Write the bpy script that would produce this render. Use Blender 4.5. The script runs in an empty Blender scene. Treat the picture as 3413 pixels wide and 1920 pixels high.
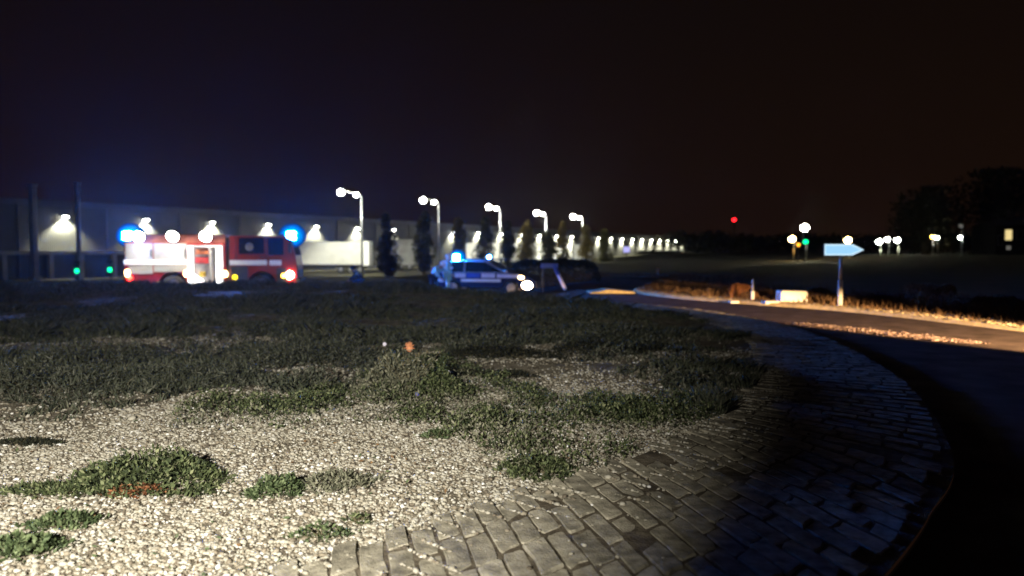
import bpy, math, random
import numpy as np
from mathutils import Vector, Matrix
R = math.radians
random.seed(7); rng = np.random.default_rng(11)
S = bpy.context.scene
COL = S.collection

# ------------------------------------------------------------------ camera
F, CX, CY, HORIZ, CAMZ = 2578.0, 1706.5, 960.0, 836.0, 1.5
TH = math.atan((CY - HORIZ) / F)
cam = bpy.data.cameras.new('camera'); camo = bpy.data.objects.new('camera', cam); COL.objects.link(camo)
camo.location = (0, 0, CAMZ); camo.rotation_euler = (R(90) - TH, 0, 0)
cam.sensor_width = 36; cam.lens = 36 * F / 3413; cam.clip_end = 6000; cam.clip_start = 0.05
cam.dof.use_dof = True; cam.dof.focus_distance = 5.5; cam.dof.aperture_fstop = 1.1
S.camera = camo

def ray(px, py):
    a, b = (px - CX) / F, (CY - py) / F
    return Vector((a, math.cos(TH) + b * math.sin(TH), -math.sin(TH) + b * math.cos(TH)))
def W(px, py, Y):                      # the point a photo position shows at a given distance
    d = ray(px, py); return Vector((0, 0, CAMZ)) + d * (Y / d.y)
def G(px, py, z=0.0):                  # the point of the ground it shows
    d = ray(px, py); return Vector((0, 0, CAMZ)) + d * ((z - CAMZ) / d.z)

# ------------------------------------------------------------------ materials
def newmat(name):
    m = bpy.data.materials.new(name); m.use_nodes = True
    nt = m.node_tree; return m, nt, nt.nodes['Principled BSDF']
def mat(name, col, rough=.6, metal=0., var=.25, scale=6., bump=0., bscale=40., island=0., spec=.4, wave=None, trans=0.):
    """principled colour with noise variation, per-piece variation and bump"""
    m, nt, b = newmat(name); N, L = nt.nodes, nt.links
    b.inputs['Roughness'].default_value = rough; b.inputs['Metallic'].default_value = metal
    b.inputs['Specular IOR Level'].default_value = spec
    tc = N.new('ShaderNodeTexCoord')
    nz = N.new('ShaderNodeTexNoise'); nz.inputs['Scale'].default_value = scale; nz.inputs['Detail'].default_value = 6
    L.new(tc.outputs['Object'], nz.inputs['Vector'])
    mr = N.new('ShaderNodeMapRange'); mr.inputs['From Min'].default_value = .3; mr.inputs['From Max'].default_value = .7
    mr.inputs['To Min'].default_value = 1 - var; mr.inputs['To Max'].default_value = 1 + var
    L.new(nz.outputs['Fac'], mr.inputs['Value'])
    fac = mr.outputs[0]
    if island:
        g = N.new('ShaderNodeNewGeometry'); m2 = N.new('ShaderNodeMapRange')
        m2.inputs['To Min'].default_value = 1 - island; m2.inputs['To Max'].default_value = 1 + island
        L.new(g.outputs['Random Per Island'], m2.inputs['Value'])
        mu = N.new('ShaderNodeMath'); mu.operation = 'MULTIPLY'; L.new(fac, mu.inputs[0]); L.new(m2.outputs[0], mu.inputs[1]); fac = mu.outputs[0]
    vm = N.new('ShaderNodeVectorMath'); vm.operation = 'SCALE'; vm.inputs[0].default_value = col[:3]
    L.new(fac, vm.inputs['Scale']); L.new(vm.outputs[0], b.inputs['Base Color'])
    if trans:
        b.inputs['Subsurface Weight'].default_value = 0
    if wave:
        wv = N.new('ShaderNodeTexWave'); wv.bands_direction = wave[0]; wv.inputs['Scale'].default_value = wave[1]
        L.new(tc.outputs['Object'], wv.inputs['Vector'])
        bp = N.new('ShaderNodeBump'); bp.inputs['Strength'].default_value = wave[2]; bp.inputs['Distance'].default_value = .05
        L.new(wv.outputs['Fac'], bp.inputs['Height']); L.new(bp.outputs[0], b.inputs['Normal'])
    elif bump:
        n2 = N.new('ShaderNodeTexNoise'); n2.inputs['Scale'].default_value = bscale; n2.inputs['Detail'].default_value = 8
        L.new(tc.outputs['Object'], n2.inputs['Vector'])
        bp = N.new('ShaderNodeBump'); bp.inputs['Strength'].default_value = bump; bp.inputs['Distance'].default_value = .02
        L.new(n2.outputs['Fac'], bp.inputs['Height']); L.new(bp.outputs[0], b.inputs['Normal'])
    return m
def lamp_mat(name, col, strength, sample=True):
    m = bpy.data.materials.new(name); m.use_nodes = True; nt = m.node_tree; nt.nodes.clear()
    e = nt.nodes.new('ShaderNodeEmission'); o = nt.nodes.new('ShaderNodeOutputMaterial')
    e.inputs['Color'].default_value = (*col, 1); e.inputs['Strength'].default_value = strength
    nt.links.new(e.outputs[0], o.inputs['Surface'])
    if not sample: m.cycles.emission_sampling = 'NONE'
    return m
def ramp_mat(name, stops, rough=.8, island=True, scale=3., bump=0., bscale=40.):
    """colour picked from a ramp, a different one for each pebble or leaf"""
    m, nt, b = newmat(name); N, L = nt.nodes, nt.links
    b.inputs['Roughness'].default_value = rough; b.inputs['Specular IOR Level'].default_value = .3
    cr = N.new('ShaderNodeValToRGB'); e = cr.color_ramp.elements
    for i, (p, c) in enumerate(stops):
        el = e[i] if i < 2 else e.new(p)
        el.position = p; el.color = (*c, 1)
    if island:
        g = N.new('ShaderNodeNewGeometry'); L.new(g.outputs['Random Per Island'], cr.inputs['Fac'])
    else:
        tc = N.new('ShaderNodeTexCoord'); nz = N.new('ShaderNodeTexNoise'); nz.inputs['Scale'].default_value = scale; nz.inputs['Detail'].default_value = 8
        nz.inputs['Roughness'].default_value = .65
        L.new(tc.outputs['Object'], nz.inputs['Vector']); L.new(nz.outputs['Fac'], cr.inputs['Fac'])
    L.new(cr.outputs[0], b.inputs['Base Color'])
    if bump:
        tc = N.new('ShaderNodeTexCoord'); n2 = N.new('ShaderNodeTexNoise'); n2.inputs['Scale'].default_value = bscale; n2.inputs['Detail'].default_value = 6
        L.new(tc.outputs['Object'], n2.inputs['Vector'])
        bp = N.new('ShaderNodeBump'); bp.inputs['Strength'].default_value = bump; bp.inputs['Distance'].default_value = .03
        L.new(n2.outputs['Fac'], bp.inputs['Height']); L.new(bp.outputs[0], b.inputs['Normal'])
    return m

M = dict(
    red=mat('red_paint', (.25, .011, .010), .35, 0, .12, 3, .02, 30),
    darkred=mat('brown_red_paint', (.42, .12, .06), .45, 0, .2, 3),
    alu=mat('shutter_aluminium', (.32, .315, .295), .5, .0, .12, 4, wave=('Z', 9., .35)),
    white=mat('white_tape', (.9, .9, .88), .45, 0, .03, 8),
    wpaint=mat('white_paint', (.74, .73, .69), .5, 0, .1, 1.2),
    black=mat('black_rubber', (.02, .02, .021), .75, 0, .3, 12, .2, 60),
    dark=mat('dark_metal', (.045, .047, .05), .5, .3, .3, 8),
    grey=mat('grey_metal', (.30, .30, .31), .45, .5, .2, 9),
    galv=mat('galvanised_steel', (.42, .42, .40), .5, .3, .15, 7),
    glass=mat('dark_glass', (.012, .014, .018), .08, 0, .1, 3, spec=.6),
    seat=mat('pale_disc', (.30, .30, .33), .6),
    carpaint=mat('silver_blue_paint', (.34, .40, .50), .3, .1, .06, 3),
    carblue2=mat('dark_blue_paint', (.007, .012, .06), .35, .1, .06, 3),
    carblue=mat('blue_panel', (.05, .11, .50), .4, 0, .1, 4),
    lav=mat('pale_panel', (.74, .72, .80), .45, 0, .06, 5),
    hivis=mat('turquoise_cloth', (.30, .62, .66), .85, 0, .2, 9, .3, 60),
    navy=mat('navy_cloth', (.016, .018, .030), .9, 0, .3, 9, .3, 60),
    skin=mat('skin', (.42, .25, .18), .6, 0, .1, 12),
    wall=mat('warehouse_cladding', (.055, .056, .052), .6, 0, .3, .35, wave=('X', 1.6, .5)),
    wall2=mat('dock_concrete', (.34, .34, .33), .8, 0, .25, .8, .2, 12),
    roof=mat('warehouse_roof', (.10, .10, .11), .8, 0, .2, .5),
    door=mat('dock_door', (.035, .036, .040), .7, 0, .2, 2, wave=('Z', 3., .3)),
    asphalt=mat('asphalt', (.10, .076, .068), .92, 0, .40, 2.2, 1., 70, spec=.08),
    bed=ramp_mat('joint_earth', [(.3, (.045, .035, .023)), (.5, (.12, .096, .066)), (.7, (.24, .205, .15))], .95, False, 9., .6, 60),
    sett=mat('granite_sett', (.35, .318, .245), .95, 0, .5, 12, .5, 70, island=.2, spec=.12),
    kerb=mat('kerb_stone', (.45, .41, .34), .85, 0, .25, 3, .5, 30),
    sand=mat('sandy_kerb', (.52, .42, .22), .9, 0, .25, 5, .5, 30),
    island=ramp_mat('island_soil', [(.30, (.075, .060, .040)), (.44, (.19, .16, .115)), (.58, (.31, .275, .205)), (.75, (.40, .36, .28))], .95, False, 5., .7, 55),
    field=ramp_mat('field_grass', [(.3, (.018, .020, .010)), (.5, (.040, .040, .020)), (.7, (.085, .060, .034))], .95, False, .6, .8, 14),
    pebble=ramp_mat('pebbles', [(0, (.06, .048, .036)), (.18, (.22, .185, .135)), (.5, (.33, .305, .245)), (.80, (.40, .375, .31)), (.95, (.48, .46, .41)), (1, (.74, .73, .70))], .7),
    leaf=ramp_mat('weed_leaves', [(0, (.012, .018, .007)), (.4, (.045, .060, .022)), (.75, (.085, .105, .042)), (1, (.20, .21, .11))], .75),
    green=ramp_mat('fresh_leaves', [(0, (.022, .036, .013)), (.5, (.062, .088, .036)), (1, (.13, .16, .075))], .7),
    olive=ramp_mat('grey_leaves', [(0, (.06, .065, .04)), (.5, (.13, .13, .085)), (1, (.22, .21, .15))], .8),
    scrub=ramp_mat('scrub_leaves', [(0, (.02, .024, .014)), (.5, (.060, .068, .045)), (1, (.13, .13, .10))], .85),
    litter=ramp_mat('leaf_litter', [(0, (.04, .025, .015)), (.6, (.13, .075, .035)), (1, (.22, .13, .06))], .9),
    rust=ramp_mat('dead_leaves', [(0, (.10, .038, .018)), (.5, (.25, .095, .040)), (1, (.36, .19, .09))], .85),
    blade=ramp_mat('grass_blades', [(0, (.028, .034, .020)), (.5, (.070, .080, .050)), (.85, (.12, .125, .085)), (1, (.21, .19, .13))], .85),
    stem=mat('stems', (.10, .085, .045), .85, 0, .2, 20),
    bark=mat('bark', (.06, .045, .03), .95, 0, .3, 8, .6, 20),
    conif=ramp_mat('conifer_leaves', [(0, (.030, .036, .012)), (.55, (.065, .070, .022)), (1, (.16, .13, .035))], .8),
    autumn=ramp_mat('golden_leaves', [(0, (.06, .05, .014)), (.5, (.15, .12, .025)), (1, (.30, .22, .05))], .8),
    darkleaf=ramp_mat('dark_leaves', [(0, (.008, .010, .006)), (.6, (.020, .022, .012)), (1, (.040, .036, .018))], .9),
    brownleaf=ramp_mat('brown_leaves', [(0, (.04, .025, .014)), (.5, (.13, .075, .040)), (1, (.24, .15, .08))], .9),
    orangeleaf=ramp_mat('orange_leaves', [(0, (.10, .04, .015)), (.5, (.25, .10, .035)), (1, (.36, .16, .06))], .9),
    petal=mat('pale_petals', (.82, .78, .92), .7),
    bluepetal=mat('blue_petals', (.10, .13, .80), .7),
    orangehead=mat('orange_seed_head', (.55, .22, .10), .9, 0, .3, 40),
    case_r=mat('red_case', (.42, .03, .03), .5), case_o=mat('orange_case', (.50, .14, .05), .5), case_y=mat('yellow_case', (.62, .42, .05), .5),
    signblack=mat('sign_back', (.010, .010, .011), .9),
)
BLUE = (.004, .16, 1.0)
M['beacon'] = lamp_mat('blue_beacon', BLUE, 12500)
def halo_mat():  # beacon glare painted as an emission ramp, cyan fading to deep blue
    m = bpy.data.materials.new('painted_blue_halo'); m.use_nodes = True; nt = m.node_tree; nt.nodes.clear(); N, L = nt.nodes, nt.links
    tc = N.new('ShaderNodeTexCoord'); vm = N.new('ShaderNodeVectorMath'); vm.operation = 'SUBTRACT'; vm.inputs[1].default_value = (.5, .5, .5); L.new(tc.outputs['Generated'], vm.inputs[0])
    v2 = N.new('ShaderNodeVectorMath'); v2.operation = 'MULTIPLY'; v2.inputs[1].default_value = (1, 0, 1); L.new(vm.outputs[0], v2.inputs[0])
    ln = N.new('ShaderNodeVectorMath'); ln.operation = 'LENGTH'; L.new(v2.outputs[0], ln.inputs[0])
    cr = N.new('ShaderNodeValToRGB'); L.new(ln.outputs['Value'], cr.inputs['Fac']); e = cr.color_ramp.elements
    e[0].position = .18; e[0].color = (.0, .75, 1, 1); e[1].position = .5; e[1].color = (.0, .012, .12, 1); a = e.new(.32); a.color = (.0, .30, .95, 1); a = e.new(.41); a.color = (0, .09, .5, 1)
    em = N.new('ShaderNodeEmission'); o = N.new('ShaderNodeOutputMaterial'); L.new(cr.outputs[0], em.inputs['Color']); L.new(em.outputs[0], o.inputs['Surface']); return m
M['halo'] = halo_mat()
M['beacon2'] = lamp_mat('small_blue_beacon', (.015, .22, 1.), 4500)
M['flood'] = lamp_mat('floodlight', (1, .93, .80), 560)
M['strip'] = lamp_mat('white_strip', (1, .97, .92), 7)
M['step'] = lamp_mat('amber_step_light', (1, .62, .22), 30)
M['amber'] = lamp_mat('amber_lamp', (1, .45, .05), 22)
M['yellow'] = lamp_mat('yellow_marker', (1, .72, .02), 4)
M['redl'] = lamp_mat('red_lamp', (1, .03, .015), 26)
M['head'] = lamp_mat('headlamp', (1, .74, .42), 60)
M['wallpack'] = lamp_mat('wall_lamp', (1, .98, .82), 60, False)
M['dimpack'] = lamp_mat('dim_wall_lamp', (1, .98, .8), .8, False)
M['street'] = lamp_mat('street_lamp_glass', (1, 1, .86), 90, False)
M['sodium'] = lamp_mat('orange_lamp_glass', (1, .48, .06), 40, False)
M['sodium2'] = lamp_mat('pale_orange_lamp_glass', (1, .66, .25), 40, False)
M['greenl'] = lamp_mat('green_signal', (.005, 1, .32), 2.6, False)
M['tealfar'] = lamp_mat('teal_light', (.02, .8, .55), 3., False)
M['mastred'] = lamp_mat('red_mast_lamp', (1, .01, .015), 9, False)
M['windowlit'] = lamp_mat('lit_window', (1, .78, .34), .9, False)
M['windowdim'] = lamp_mat('dim_window', (.9, .85, .75), .14, False)
M['signglow'] = lamp_mat('returned_light_face', (.36, .70, 1.0), 1.0, False)  # light thrown back by reflective sheeting, put in as emission
M['signedge_glow'] = lamp_mat('returned_light_edge', (.60, .84, 1.0), 1.1, False)  # border of the same returned light, also emission
M['signpurple'] = lamp_mat('lavender_sign', (.50, .48, 1.0), 1.1, False)

# ------------------------------------------------------------------ mesh helpers
class MB:
    def __init__(s): s.v = []; s.f = []
    def add(s, vs, fs):
        o = len(s.v); s.v += [tuple(v) for v in vs]; s.f += [tuple(i + o for i in f) for f in fs]; return s
    def box(s, x0, x1, y0, y1, z0, z1):
        return s.add([(x0,y0,z0),(x1,y0,z0),(x1,y1,z0),(x0,y1,z0),(x0,y0,z1),(x1,y0,z1),(x1,y1,z1),(x0,y1,z1)],
                     [(3,2,1,0),(4,5,6,7),(0,1,5,4),(1,2,6,5),(2,3,7,6),(3,0,4,7)])
    def prism(s, poly, y0, y1, taper=1.0):      # polygon in (x, z) pushed from y0 to y1
        n = len(poly); vs = [(x, y0, z) for x, z in poly] + [(x, y1, z) for x, z in poly]
        fs = [tuple(range(n)), tuple(range(2*n-1, n-1, -1))]
        fs += [(i, i+n, (i+1) % n + n, (i+1) % n) for i in range(n)]
        return s.add(vs, fs)
    def tube(s, pts, rad, n=8, cap=True):
        pts = [Vector(p) for p in pts]; k = len(pts)
        if not hasattr(rad, '__len__'): rad = [rad] * k
        vs = []
        for i, p in enumerate(pts):
            t = (pts[min(i+1, k-1)] - pts[max(i-1, 0)]).normalized()
            a = t.cross(Vector((0, 0, 1))) if abs(t.z) < .9 else t.cross(Vector((1, 0, 0)))
            a.normalize(); b = t.cross(a)
            for j in range(n):
                th = 2*math.pi*j/n; vs.append(p + (a*math.cos(th) + b*math.sin(th))*rad[i])
        fs = [(i*n+j, i*n+(j+1) % n, (i+1)*n+(j+1) % n, (i+1)*n+j) for i in range(k-1) for j in range(n)]
        if cap: fs += [tuple(range(n-1, -1, -1)), tuple(range((k-1)*n, k*n))]
        return s.add(vs, fs)
    def ball(s, c, r, nu=12, nv=8):
        if not hasattr(r, '__len__'): r = (r, r, r)
        vs = [(c[0], c[1], c[2]-r[2])]
        for i in range(1, nv):
            a = -math.pi/2 + math.pi*i/nv
            for j in range(nu):
                b = 2*math.pi*j/nu
                vs.append((c[0]+r[0]*math.cos(a)*math.cos(b), c[1]+r[1]*math.cos(a)*math.sin(b), c[2]+r[2]*math.sin(a)))
        vs.append((c[0], c[1], c[2]+r[2])); e = len(vs)-1
        fs = [(0, 1+(j+1) % nu, 1+j) for j in range(nu)]
        for i in range(nv-2):
            for j in range(nu):
                fs.append((1+i*nu+j, 1+i*nu+(j+1) % nu, 1+(i+1)*nu+(j+1) % nu, 1+(i+1)*nu+j))
        fs += [(e, 1+(nv-2)*nu+j, 1+(nv-2)*nu+(j+1) % nu) for j in range(nu)]
        return s.add(vs, fs)
    def lathe_y(s, c, prof, n=24):              # profile of (radius, y) spun round the y axis
        k = len(prof); vs = [(c[0]+r*math.cos(2*math.pi*j/n), c[1]+y, c[2]+r*math.sin(2*math.pi*j/n)) for r, y in prof for j in range(n)]
        fs = [(i*n+j, (i+1)*n+j, (i+1)*n+(j+1) % n, i*n+(j+1) % n) for i in range(k-1) for j in range(n)]
        return s.add(vs, fs)
    def build(s, name, m, parent=None, smooth=False, bevel=0.):
        me = bpy.data.meshes.new(name); me.from_pydata(s.v, [], s.f); me.materials.append(m)
        if smooth: me.polygons.foreach_set('use_smooth', [True]*len(me.polygons))
        o = bpy.data.objects.new(name, me); COL.objects.link(o)
        if parent: o.parent = parent
        if bevel:
            b = o.modifiers.new('bevel', 'BEVEL'); b.width = bevel; b.segments = 2; b.limit_method = 'ANGLE'
        return o
def npmesh(name, V, Fc, m, parent=None, smooth=False):
    """V (n,3) and Fc (m,k) arrays, all faces with k corners"""
    V = np.asarray(V, np.float32); Fc = np.asarray(Fc, np.int32)
    me = bpy.data.meshes.new(name); k = Fc.shape[1]
    me.vertices.add(len(V)); me.vertices.foreach_set('co', V.ravel())
    me.loops.add(Fc.size); me.loops.foreach_set('vertex_index', Fc.ravel())
    me.polygons.add(len(Fc)); me.polygons.foreach_set('loop_start', np.arange(0, Fc.size, k, dtype=np.int32))
    me.polygons.foreach_set('loop_total', np.full(len(Fc), k, np.int32))
    if smooth: me.polygons.foreach_set('use_smooth', np.ones(len(Fc), bool))
    me.update(calc_edges=True); me.validate()
    me.materials.append(m)
    o = bpy.data.objects.new(name, me); COL.objects.link(o)
    if parent: o.parent = parent
    return o
def tag(o, label=None, cat=None, group=None, kind=None):
    if label: o['label'] = label
    if cat: o['category'] = cat
    if group: o['group'] = group
    if kind: o['kind'] = kind
    return o
def thing(name, label, cat, loc, rotz=0., group=None):
    o = bpy.data.objects.new(name, None); COL.objects.link(o); o.empty_display_size = .2
    o.location = loc; o.rotation_euler = (0, 0, rotz); return tag(o, label, cat, group)
def copy_tree(o, parent=None):
    c = o.copy(); COL.objects.link(c)
    if parent: c.parent = parent
    for ch in o.children: copy_tree(ch, c)
    return c
def light(kind, name, loc, power, col, radius=.1, target=None, cone=None, blend=.15):
    l = bpy.data.lights.new(name, kind); o = bpy.data.objects.new(name, l); COL.objects.link(o)
    o.location = loc; l.energy = power; l.color = col
    if kind != 'SUN': l.shadow_soft_size = radius
    if target is not None: o.rotation_euler = (Vector(target) - Vector(loc)).to_track_quat('-Z', 'Y').to_euler()
    if cone: l.spot_size = R(cone); l.spot_blend = blend
    return o

# ------------------------------------------------------------------ ground shape
def sstep(a, b, x):
    t = np.clip((x - a) / (b - a), 0, 1); return t*t*(3 - 2*t)
KN = [(rng.uniform(0, 6.28), rng.uniform(0, 6.28)) for _ in range(60)]
def noise(x, y, f, seed=0):
    v = 0; a = 1.
    for k in range(7):
        th, ph = KN[(seed*7 + k) % 60]
        fr = f*(1 + .37*k)
        v = v + np.sin(x*fr*math.cos(th) + y*fr*math.sin(th) + ph + 1.3*np.sin(y*fr*.53*math.cos(th) - x*fr*.41 + th))*a; a *= .85
    return v / 4.6
def base(x, y):
    x = np.asarray(x, float); y = np.asarray(y, float)
    z = -.40*sstep(19, 30, y)*(1 - sstep(.6, 3.2, x))
    z = z - .95*sstep(40, 75, y)*(1 - sstep(8, 60, x))
    z = z + .75*sstep(30, 110, y)*sstep(5, 45, x)
    return z
def isl(x, y):
    x = np.asarray(x, float); y = np.asarray(y, float)
    b = base(x, y)
    bump =   .075*noise(x, y, 1.1, 1) + .035*noise(x, y, 3.1, 2)
    far = sstep(5.5, 11, y)
    mound = .20*sstep(12, 21, y)*(1 - sstep(24.0, 28.5, y))*(1 - sstep(.5, 4, x)) + .33*sstep(17, 24, y)*(1 - sstep(24.5, 28.5, y))*(1 - sstep(-3, 1, x))
    return b + .05 + bump*(.25 + .9*far)*np.clip(1, 0, 1) + mound

def spline(pts, n, closed=True):
    P = np.array(pts, float); k = len(P); out = []
    for i in range(k if closed else k-1):
        if closed: p0, p1, p2, p3 = P[(i-1) % k], P[i], P[(i+1) % k], P[(i+2) % k]
        else: p0, p1, p2, p3 = P[max(i-1, 0)], P[i], P[i+1], P[min(i+2, k-1)]
        for t in np.linspace(0, 1, 24, endpoint=False):
            out.append(.5*((2*p1) + (-p0+p2)*t + (2*p0-5*p1+4*p2-p3)*t*t + (-p0+3*p1-3*p2+p3)*t**3))
    out = np.array(out + [P[0] if closed else P[-1]])
    d = np.r_[0, np.cumsum(np.linalg.norm(np.diff(out, axis=0), axis=1))]
    tt = np.linspace(0, d[-1], n, endpoint=not closed)
    return np.c_[np.interp(tt, d, out[:, 0]), np.interp(tt, d, out[:, 1])], d[-1]
INNER = [(-2.0,2.55),(-.9,3.55),(0.0,4.45),(.85,5.4),(1.7,6.5),(3.0,9.2),(4.05,13.2),(3.9,17.2),(2.5,20.6),(-2,24.4),(-8,27.2),(-15,28.4),
         (-22,27),(-26,21),(-25,12),(-18,5),(-9,2.2),(-4.5,1.6)]
NI = 720
inner, LIN = spline(INNER, NI)
tan = np.roll(inner, -1, 0) - np.roll(inner, 1, 0); tan /= np.linalg.norm(tan, axis=1)[:, None]
nor = np.c_[tan[:, 1], -tan[:, 0]]
wid = 1.62 - .35*sstep(7, 13, inner[:, 1]) + .32*(1 - sstep(4.2, 8.5, inner[:, 1]))
outer = inner + nor*wid[:, None]
def za(x, y): return base(x, y) + .045
def zr(x, y): return base(x, y) - .005
def inside(poly, x, y):
    x = np.asarray(x); y = np.asarray(y); c = np.zeros(x.shape, bool); n = len(poly); j = n-1
    for i in range(n):
        xi, yi = poly[i]; xj, yj = poly[j]
        if yi != yj: c ^= ((yi > y) != (yj > y)) & (x < (xj-xi)*(y-yi)/(yj-yi) + xi)
        j = i
    return c
inner_s = inner[::6]; outer_s = outer[::6]

# island sheet
cen = np.array([-9.5, 15.5]); rows = np.r_[np.linspace(0, .6, 24), np.linspace(.615, 1.004, 46)]
V = []
for r in rows:
    p = cen + (inner - cen)*r
    z = isl(p[:, 0], p[:, 1])
    e = sstep(.93, 1.0, np.full(NI, r)); z = z*(1-e) + (za(p[:, 0], p[:, 1]) - .02)*e
    V.append(np.c_[p, z])
V = np.concatenate(V); q = []
a = np.arange(NI); b = (a+1) % NI
for i in range(len(rows)-1): q.append(np.c_[i*NI+a, i*NI+b, (i+1)*NI+b, (i+1)*NI+a])
tag(npmesh('island_ground', V, np.concatenate(q), M['island'], smooth=True), kind='structure')
EDGE_R = lambda x, y: None
def isl_z(x, y):                        # the island surface, blended down to the paving at its rim
    x = np.asarray(x, float); y = np.asarray(y, float)
    ang = np.arctan2(y-cen[1], x-cen[0]); ia = np.arctan2(inner[:, 1]-cen[1], inner[:, 0]-cen[0]); o = np.argsort(ia)
    rr = np.hypot(inner[:, 0]-cen[0], inner[:, 1]-cen[1])
    rad = np.interp(ang, ia[o], rr[o], period=2*math.pi)
    r = np.hypot(x-cen[0], y-cen[1])/rad
    e = sstep(.93, 1.0, r); return isl(x, y)*(1-e) + (za(x, y)-.02)*e

# paving bed and road ring, field beyond
def ribbon(name, A, B, fa, fb, m, steps=6, kind='structure'):
    V = []
    for k in range(steps+1):
        t = k/steps; p = A*(1-t) + B*t
        V.append(np.c_[p, fa(p[:, 0], p[:, 1])*(1-t) + fb(p[:, 0], p[:, 1])*t])
    n = len(A); a = np.arange(n); b = (a+1) % n
    q = np.concatenate([np.c_[k*n+a, (k+1)*n+a, (k+1)*n+b, k*n+b] for k in range(steps)])
    return tag(npmesh(name, np.concatenate(V), q[:, ::-1], m, smooth=True), kind=kind)
zbed = lambda x, y: za(x, y) - .0105 + .010*noise(x, y, 3.6, 3) + .006*noise(x, y, 11., 3)
ribbon('paving_bed', inner, outer, lambda x, y: zbed(x, y) + .003, zbed, M['bed'], 26)
VERGE = [(13,-6),(12,2),(11,8),(9.6,14.0),(8.35,18.9),(6.5,22.0),(4.9,25.2),(4.6,29),(7,36),(6,42),(-6,43),(-15,44),(-30,42),(-42,31),(-42,9),(-30,-7),(-10,-10),(4,-10)]
verge, _ = spline(VERGE, NI)
start = np.argmin(np.hypot(verge[:, 0]-12, verge[:, 1]-3)); s2 = np.argmin(np.hypot(inner[:, 0]+.85, inner[:, 1]-3.6))
ang_v = np.unwrap(np.arctan2(verge[:, 1]-15.5, verge[:, 0]+9.5)); ang_o = np.unwrap(np.arctan2(outer[:, 1]-15.5, outer[:, 0]+9.5))
def at_angle(curve, ang, targets):
    a0 = ang % (2*math.pi); o = np.argsort(a0)
    return np.c_[np.interp(targets % (2*math.pi), a0[o], curve[o, 0], period=2*math.pi), np.interp(targets % (2*math.pi), a0[o], curve[o, 1], period=2*math.pi)]
verge_m = at_angle(verge, ang_v, ang_o)
ribbon('road', outer, verge_m, zr, zr, M['asphalt'], 14)
# kerb under the edge of the paving
V = np.concatenate([np.c_[outer, zr(outer[:, 0], outer[:, 1])-.05], np.c_[outer, za(outer[:, 0], outer[:, 1])-.03]])
a = np.arange(NI); b = (a+1) % NI
tag(npmesh('paving_edge', V, np.c_[a, b, NI+b, NI+a], M['kerb']), kind='structure')
V = []; scl = [1.0, 1.0015, 1.02, 1.05, 1.1, 1.18, 1.3, 1.5, 1.8, 2.3, 3, 4, 6, 9, 14, 22, 40, 90]
for i, s in enumerate(scl):
    p = cen + (verge_m - cen)*s; z = base(p[:, 0], p[:, 1])
    if i == 0: z = zr(p[:, 0], p[:, 1]) - .02
    elif i == 1: z = z + .05
    elif i < 8: z = z + .05 + .05*noise(p[:, 0], p[:, 1], .9, 3)*(i > 2)
    V.append(np.c_[p, z])
q = np.concatenate([np.c_[k*NI+a, k*NI+b, (k+1)*NI+b, (k+1)*NI+a] for k in range(len(scl)-1)])
tag(npmesh('field', np.concatenate(V), q, M['field'], smooth=True), kind='structure')
def field_z(x, y): return base(x, y) + .05

# ------------------------------------------------------------------ granite setts
V = []; Q = []
nrows = int(LIN/.155); tt = np.linspace(0, NI, nrows+1)
def cpt(curve, t):
    i = int(t) % NI; f = t - int(t); return curve[i]*(1-f) + curve[(i+1) % NI]*f
for r in range(nrows):
    pm = cpt(inner, tt[r])
    if pm[1] > 24 or pm[0] < -4.5: continue
    sh = 1 - float(sstep(5.5, 9.5, pm[1]))
    w = wid[int(tt[r]) % NI]; pos = -.04 if r % 2 else -.14; prev = pos
    cuts = [prev]
    while prev < w - .12:
        prev += random.uniform(.25, .38); cuts.append(min(prev, w))
    for c0, c1 in zip(cuts[:-1], cuts[1:]):
        if c1 - c0 < .07: continue
        if random.random() < .03: continue
        g = random.uniform(.006, .015)
        def pp(t, c):
            t2 = t - .62*c/LIN*NI*sh; p = cpt(inner, t2); n = nor[int(t2) % NI]; return p + n*c
        du = (tt[r+1]-tt[r]); gt = g/.155*du
        u0, u1, w0, w1 = tt[r]+gt, tt[r+1]-gt, c0+g, c1-g
        per = []
        for (fu, fw) in [(0,.12),(0,.88),(.1,1),(.5,1),(.9,1),(1,.88),(1,.5),(1,.12),(.9,0),(.5,0),(.1,0),(0,.5)]:
            per.append((fu, fw))
        per = [(0,.055),(.01,.5),(0,.945),(.08,1),(.5,.99),(.92,1),(1,.945),(.99,.5),(1,.055),(.92,0),(.5,.01),(.08,0)]
        per = [(a+random.gauss(0, .035), b+random.gauss(0, .022)) for a, b in per]
        tz = random.gauss(0, .003); tx = random.gauss(0, .0035); ty = random.gauss(0, .0035)
        o = len(V)
        for ring, (ins, dz) in enumerate(((0, -.05), (0, -.007), (.045, 0.0))):
            for (fu, fw) in per:
                fu2 = .5 + (fu-.5)*(1-ins*1.2); fw2 = .5 + (fw-.5)*(1-ins)
                p = pp(u0+(u1-u0)*fu2, w0+(w1-w0)*fw2)
                V.append((p[0], p[1], float(za(p[0], p[1])) + dz + tz + tx*(fu2-.5) + ty*(fw2-.5)))
        p = pp((u0+u1)/2, (w0+w1)/2); V.append((p[0], p[1], float(za(p[0], p[1]))+.001+tz))
        n = 12
        for ring in range(2):
            for k in range(n): Q.append((o+ring*n+k, o+ring*n+(k+1) % n, o+(ring+1)*n+(k+1) % n, o+(ring+1)*n+k))
        for k in range(n): Q.append((o+2*n+k, o+2*n+(k+1) % n, o+3*n))
mb = MB(); mb.v = V; mb.f = Q
so = mb.build('paving_setts', M['sett']); tag(so, kind='structure')

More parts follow.
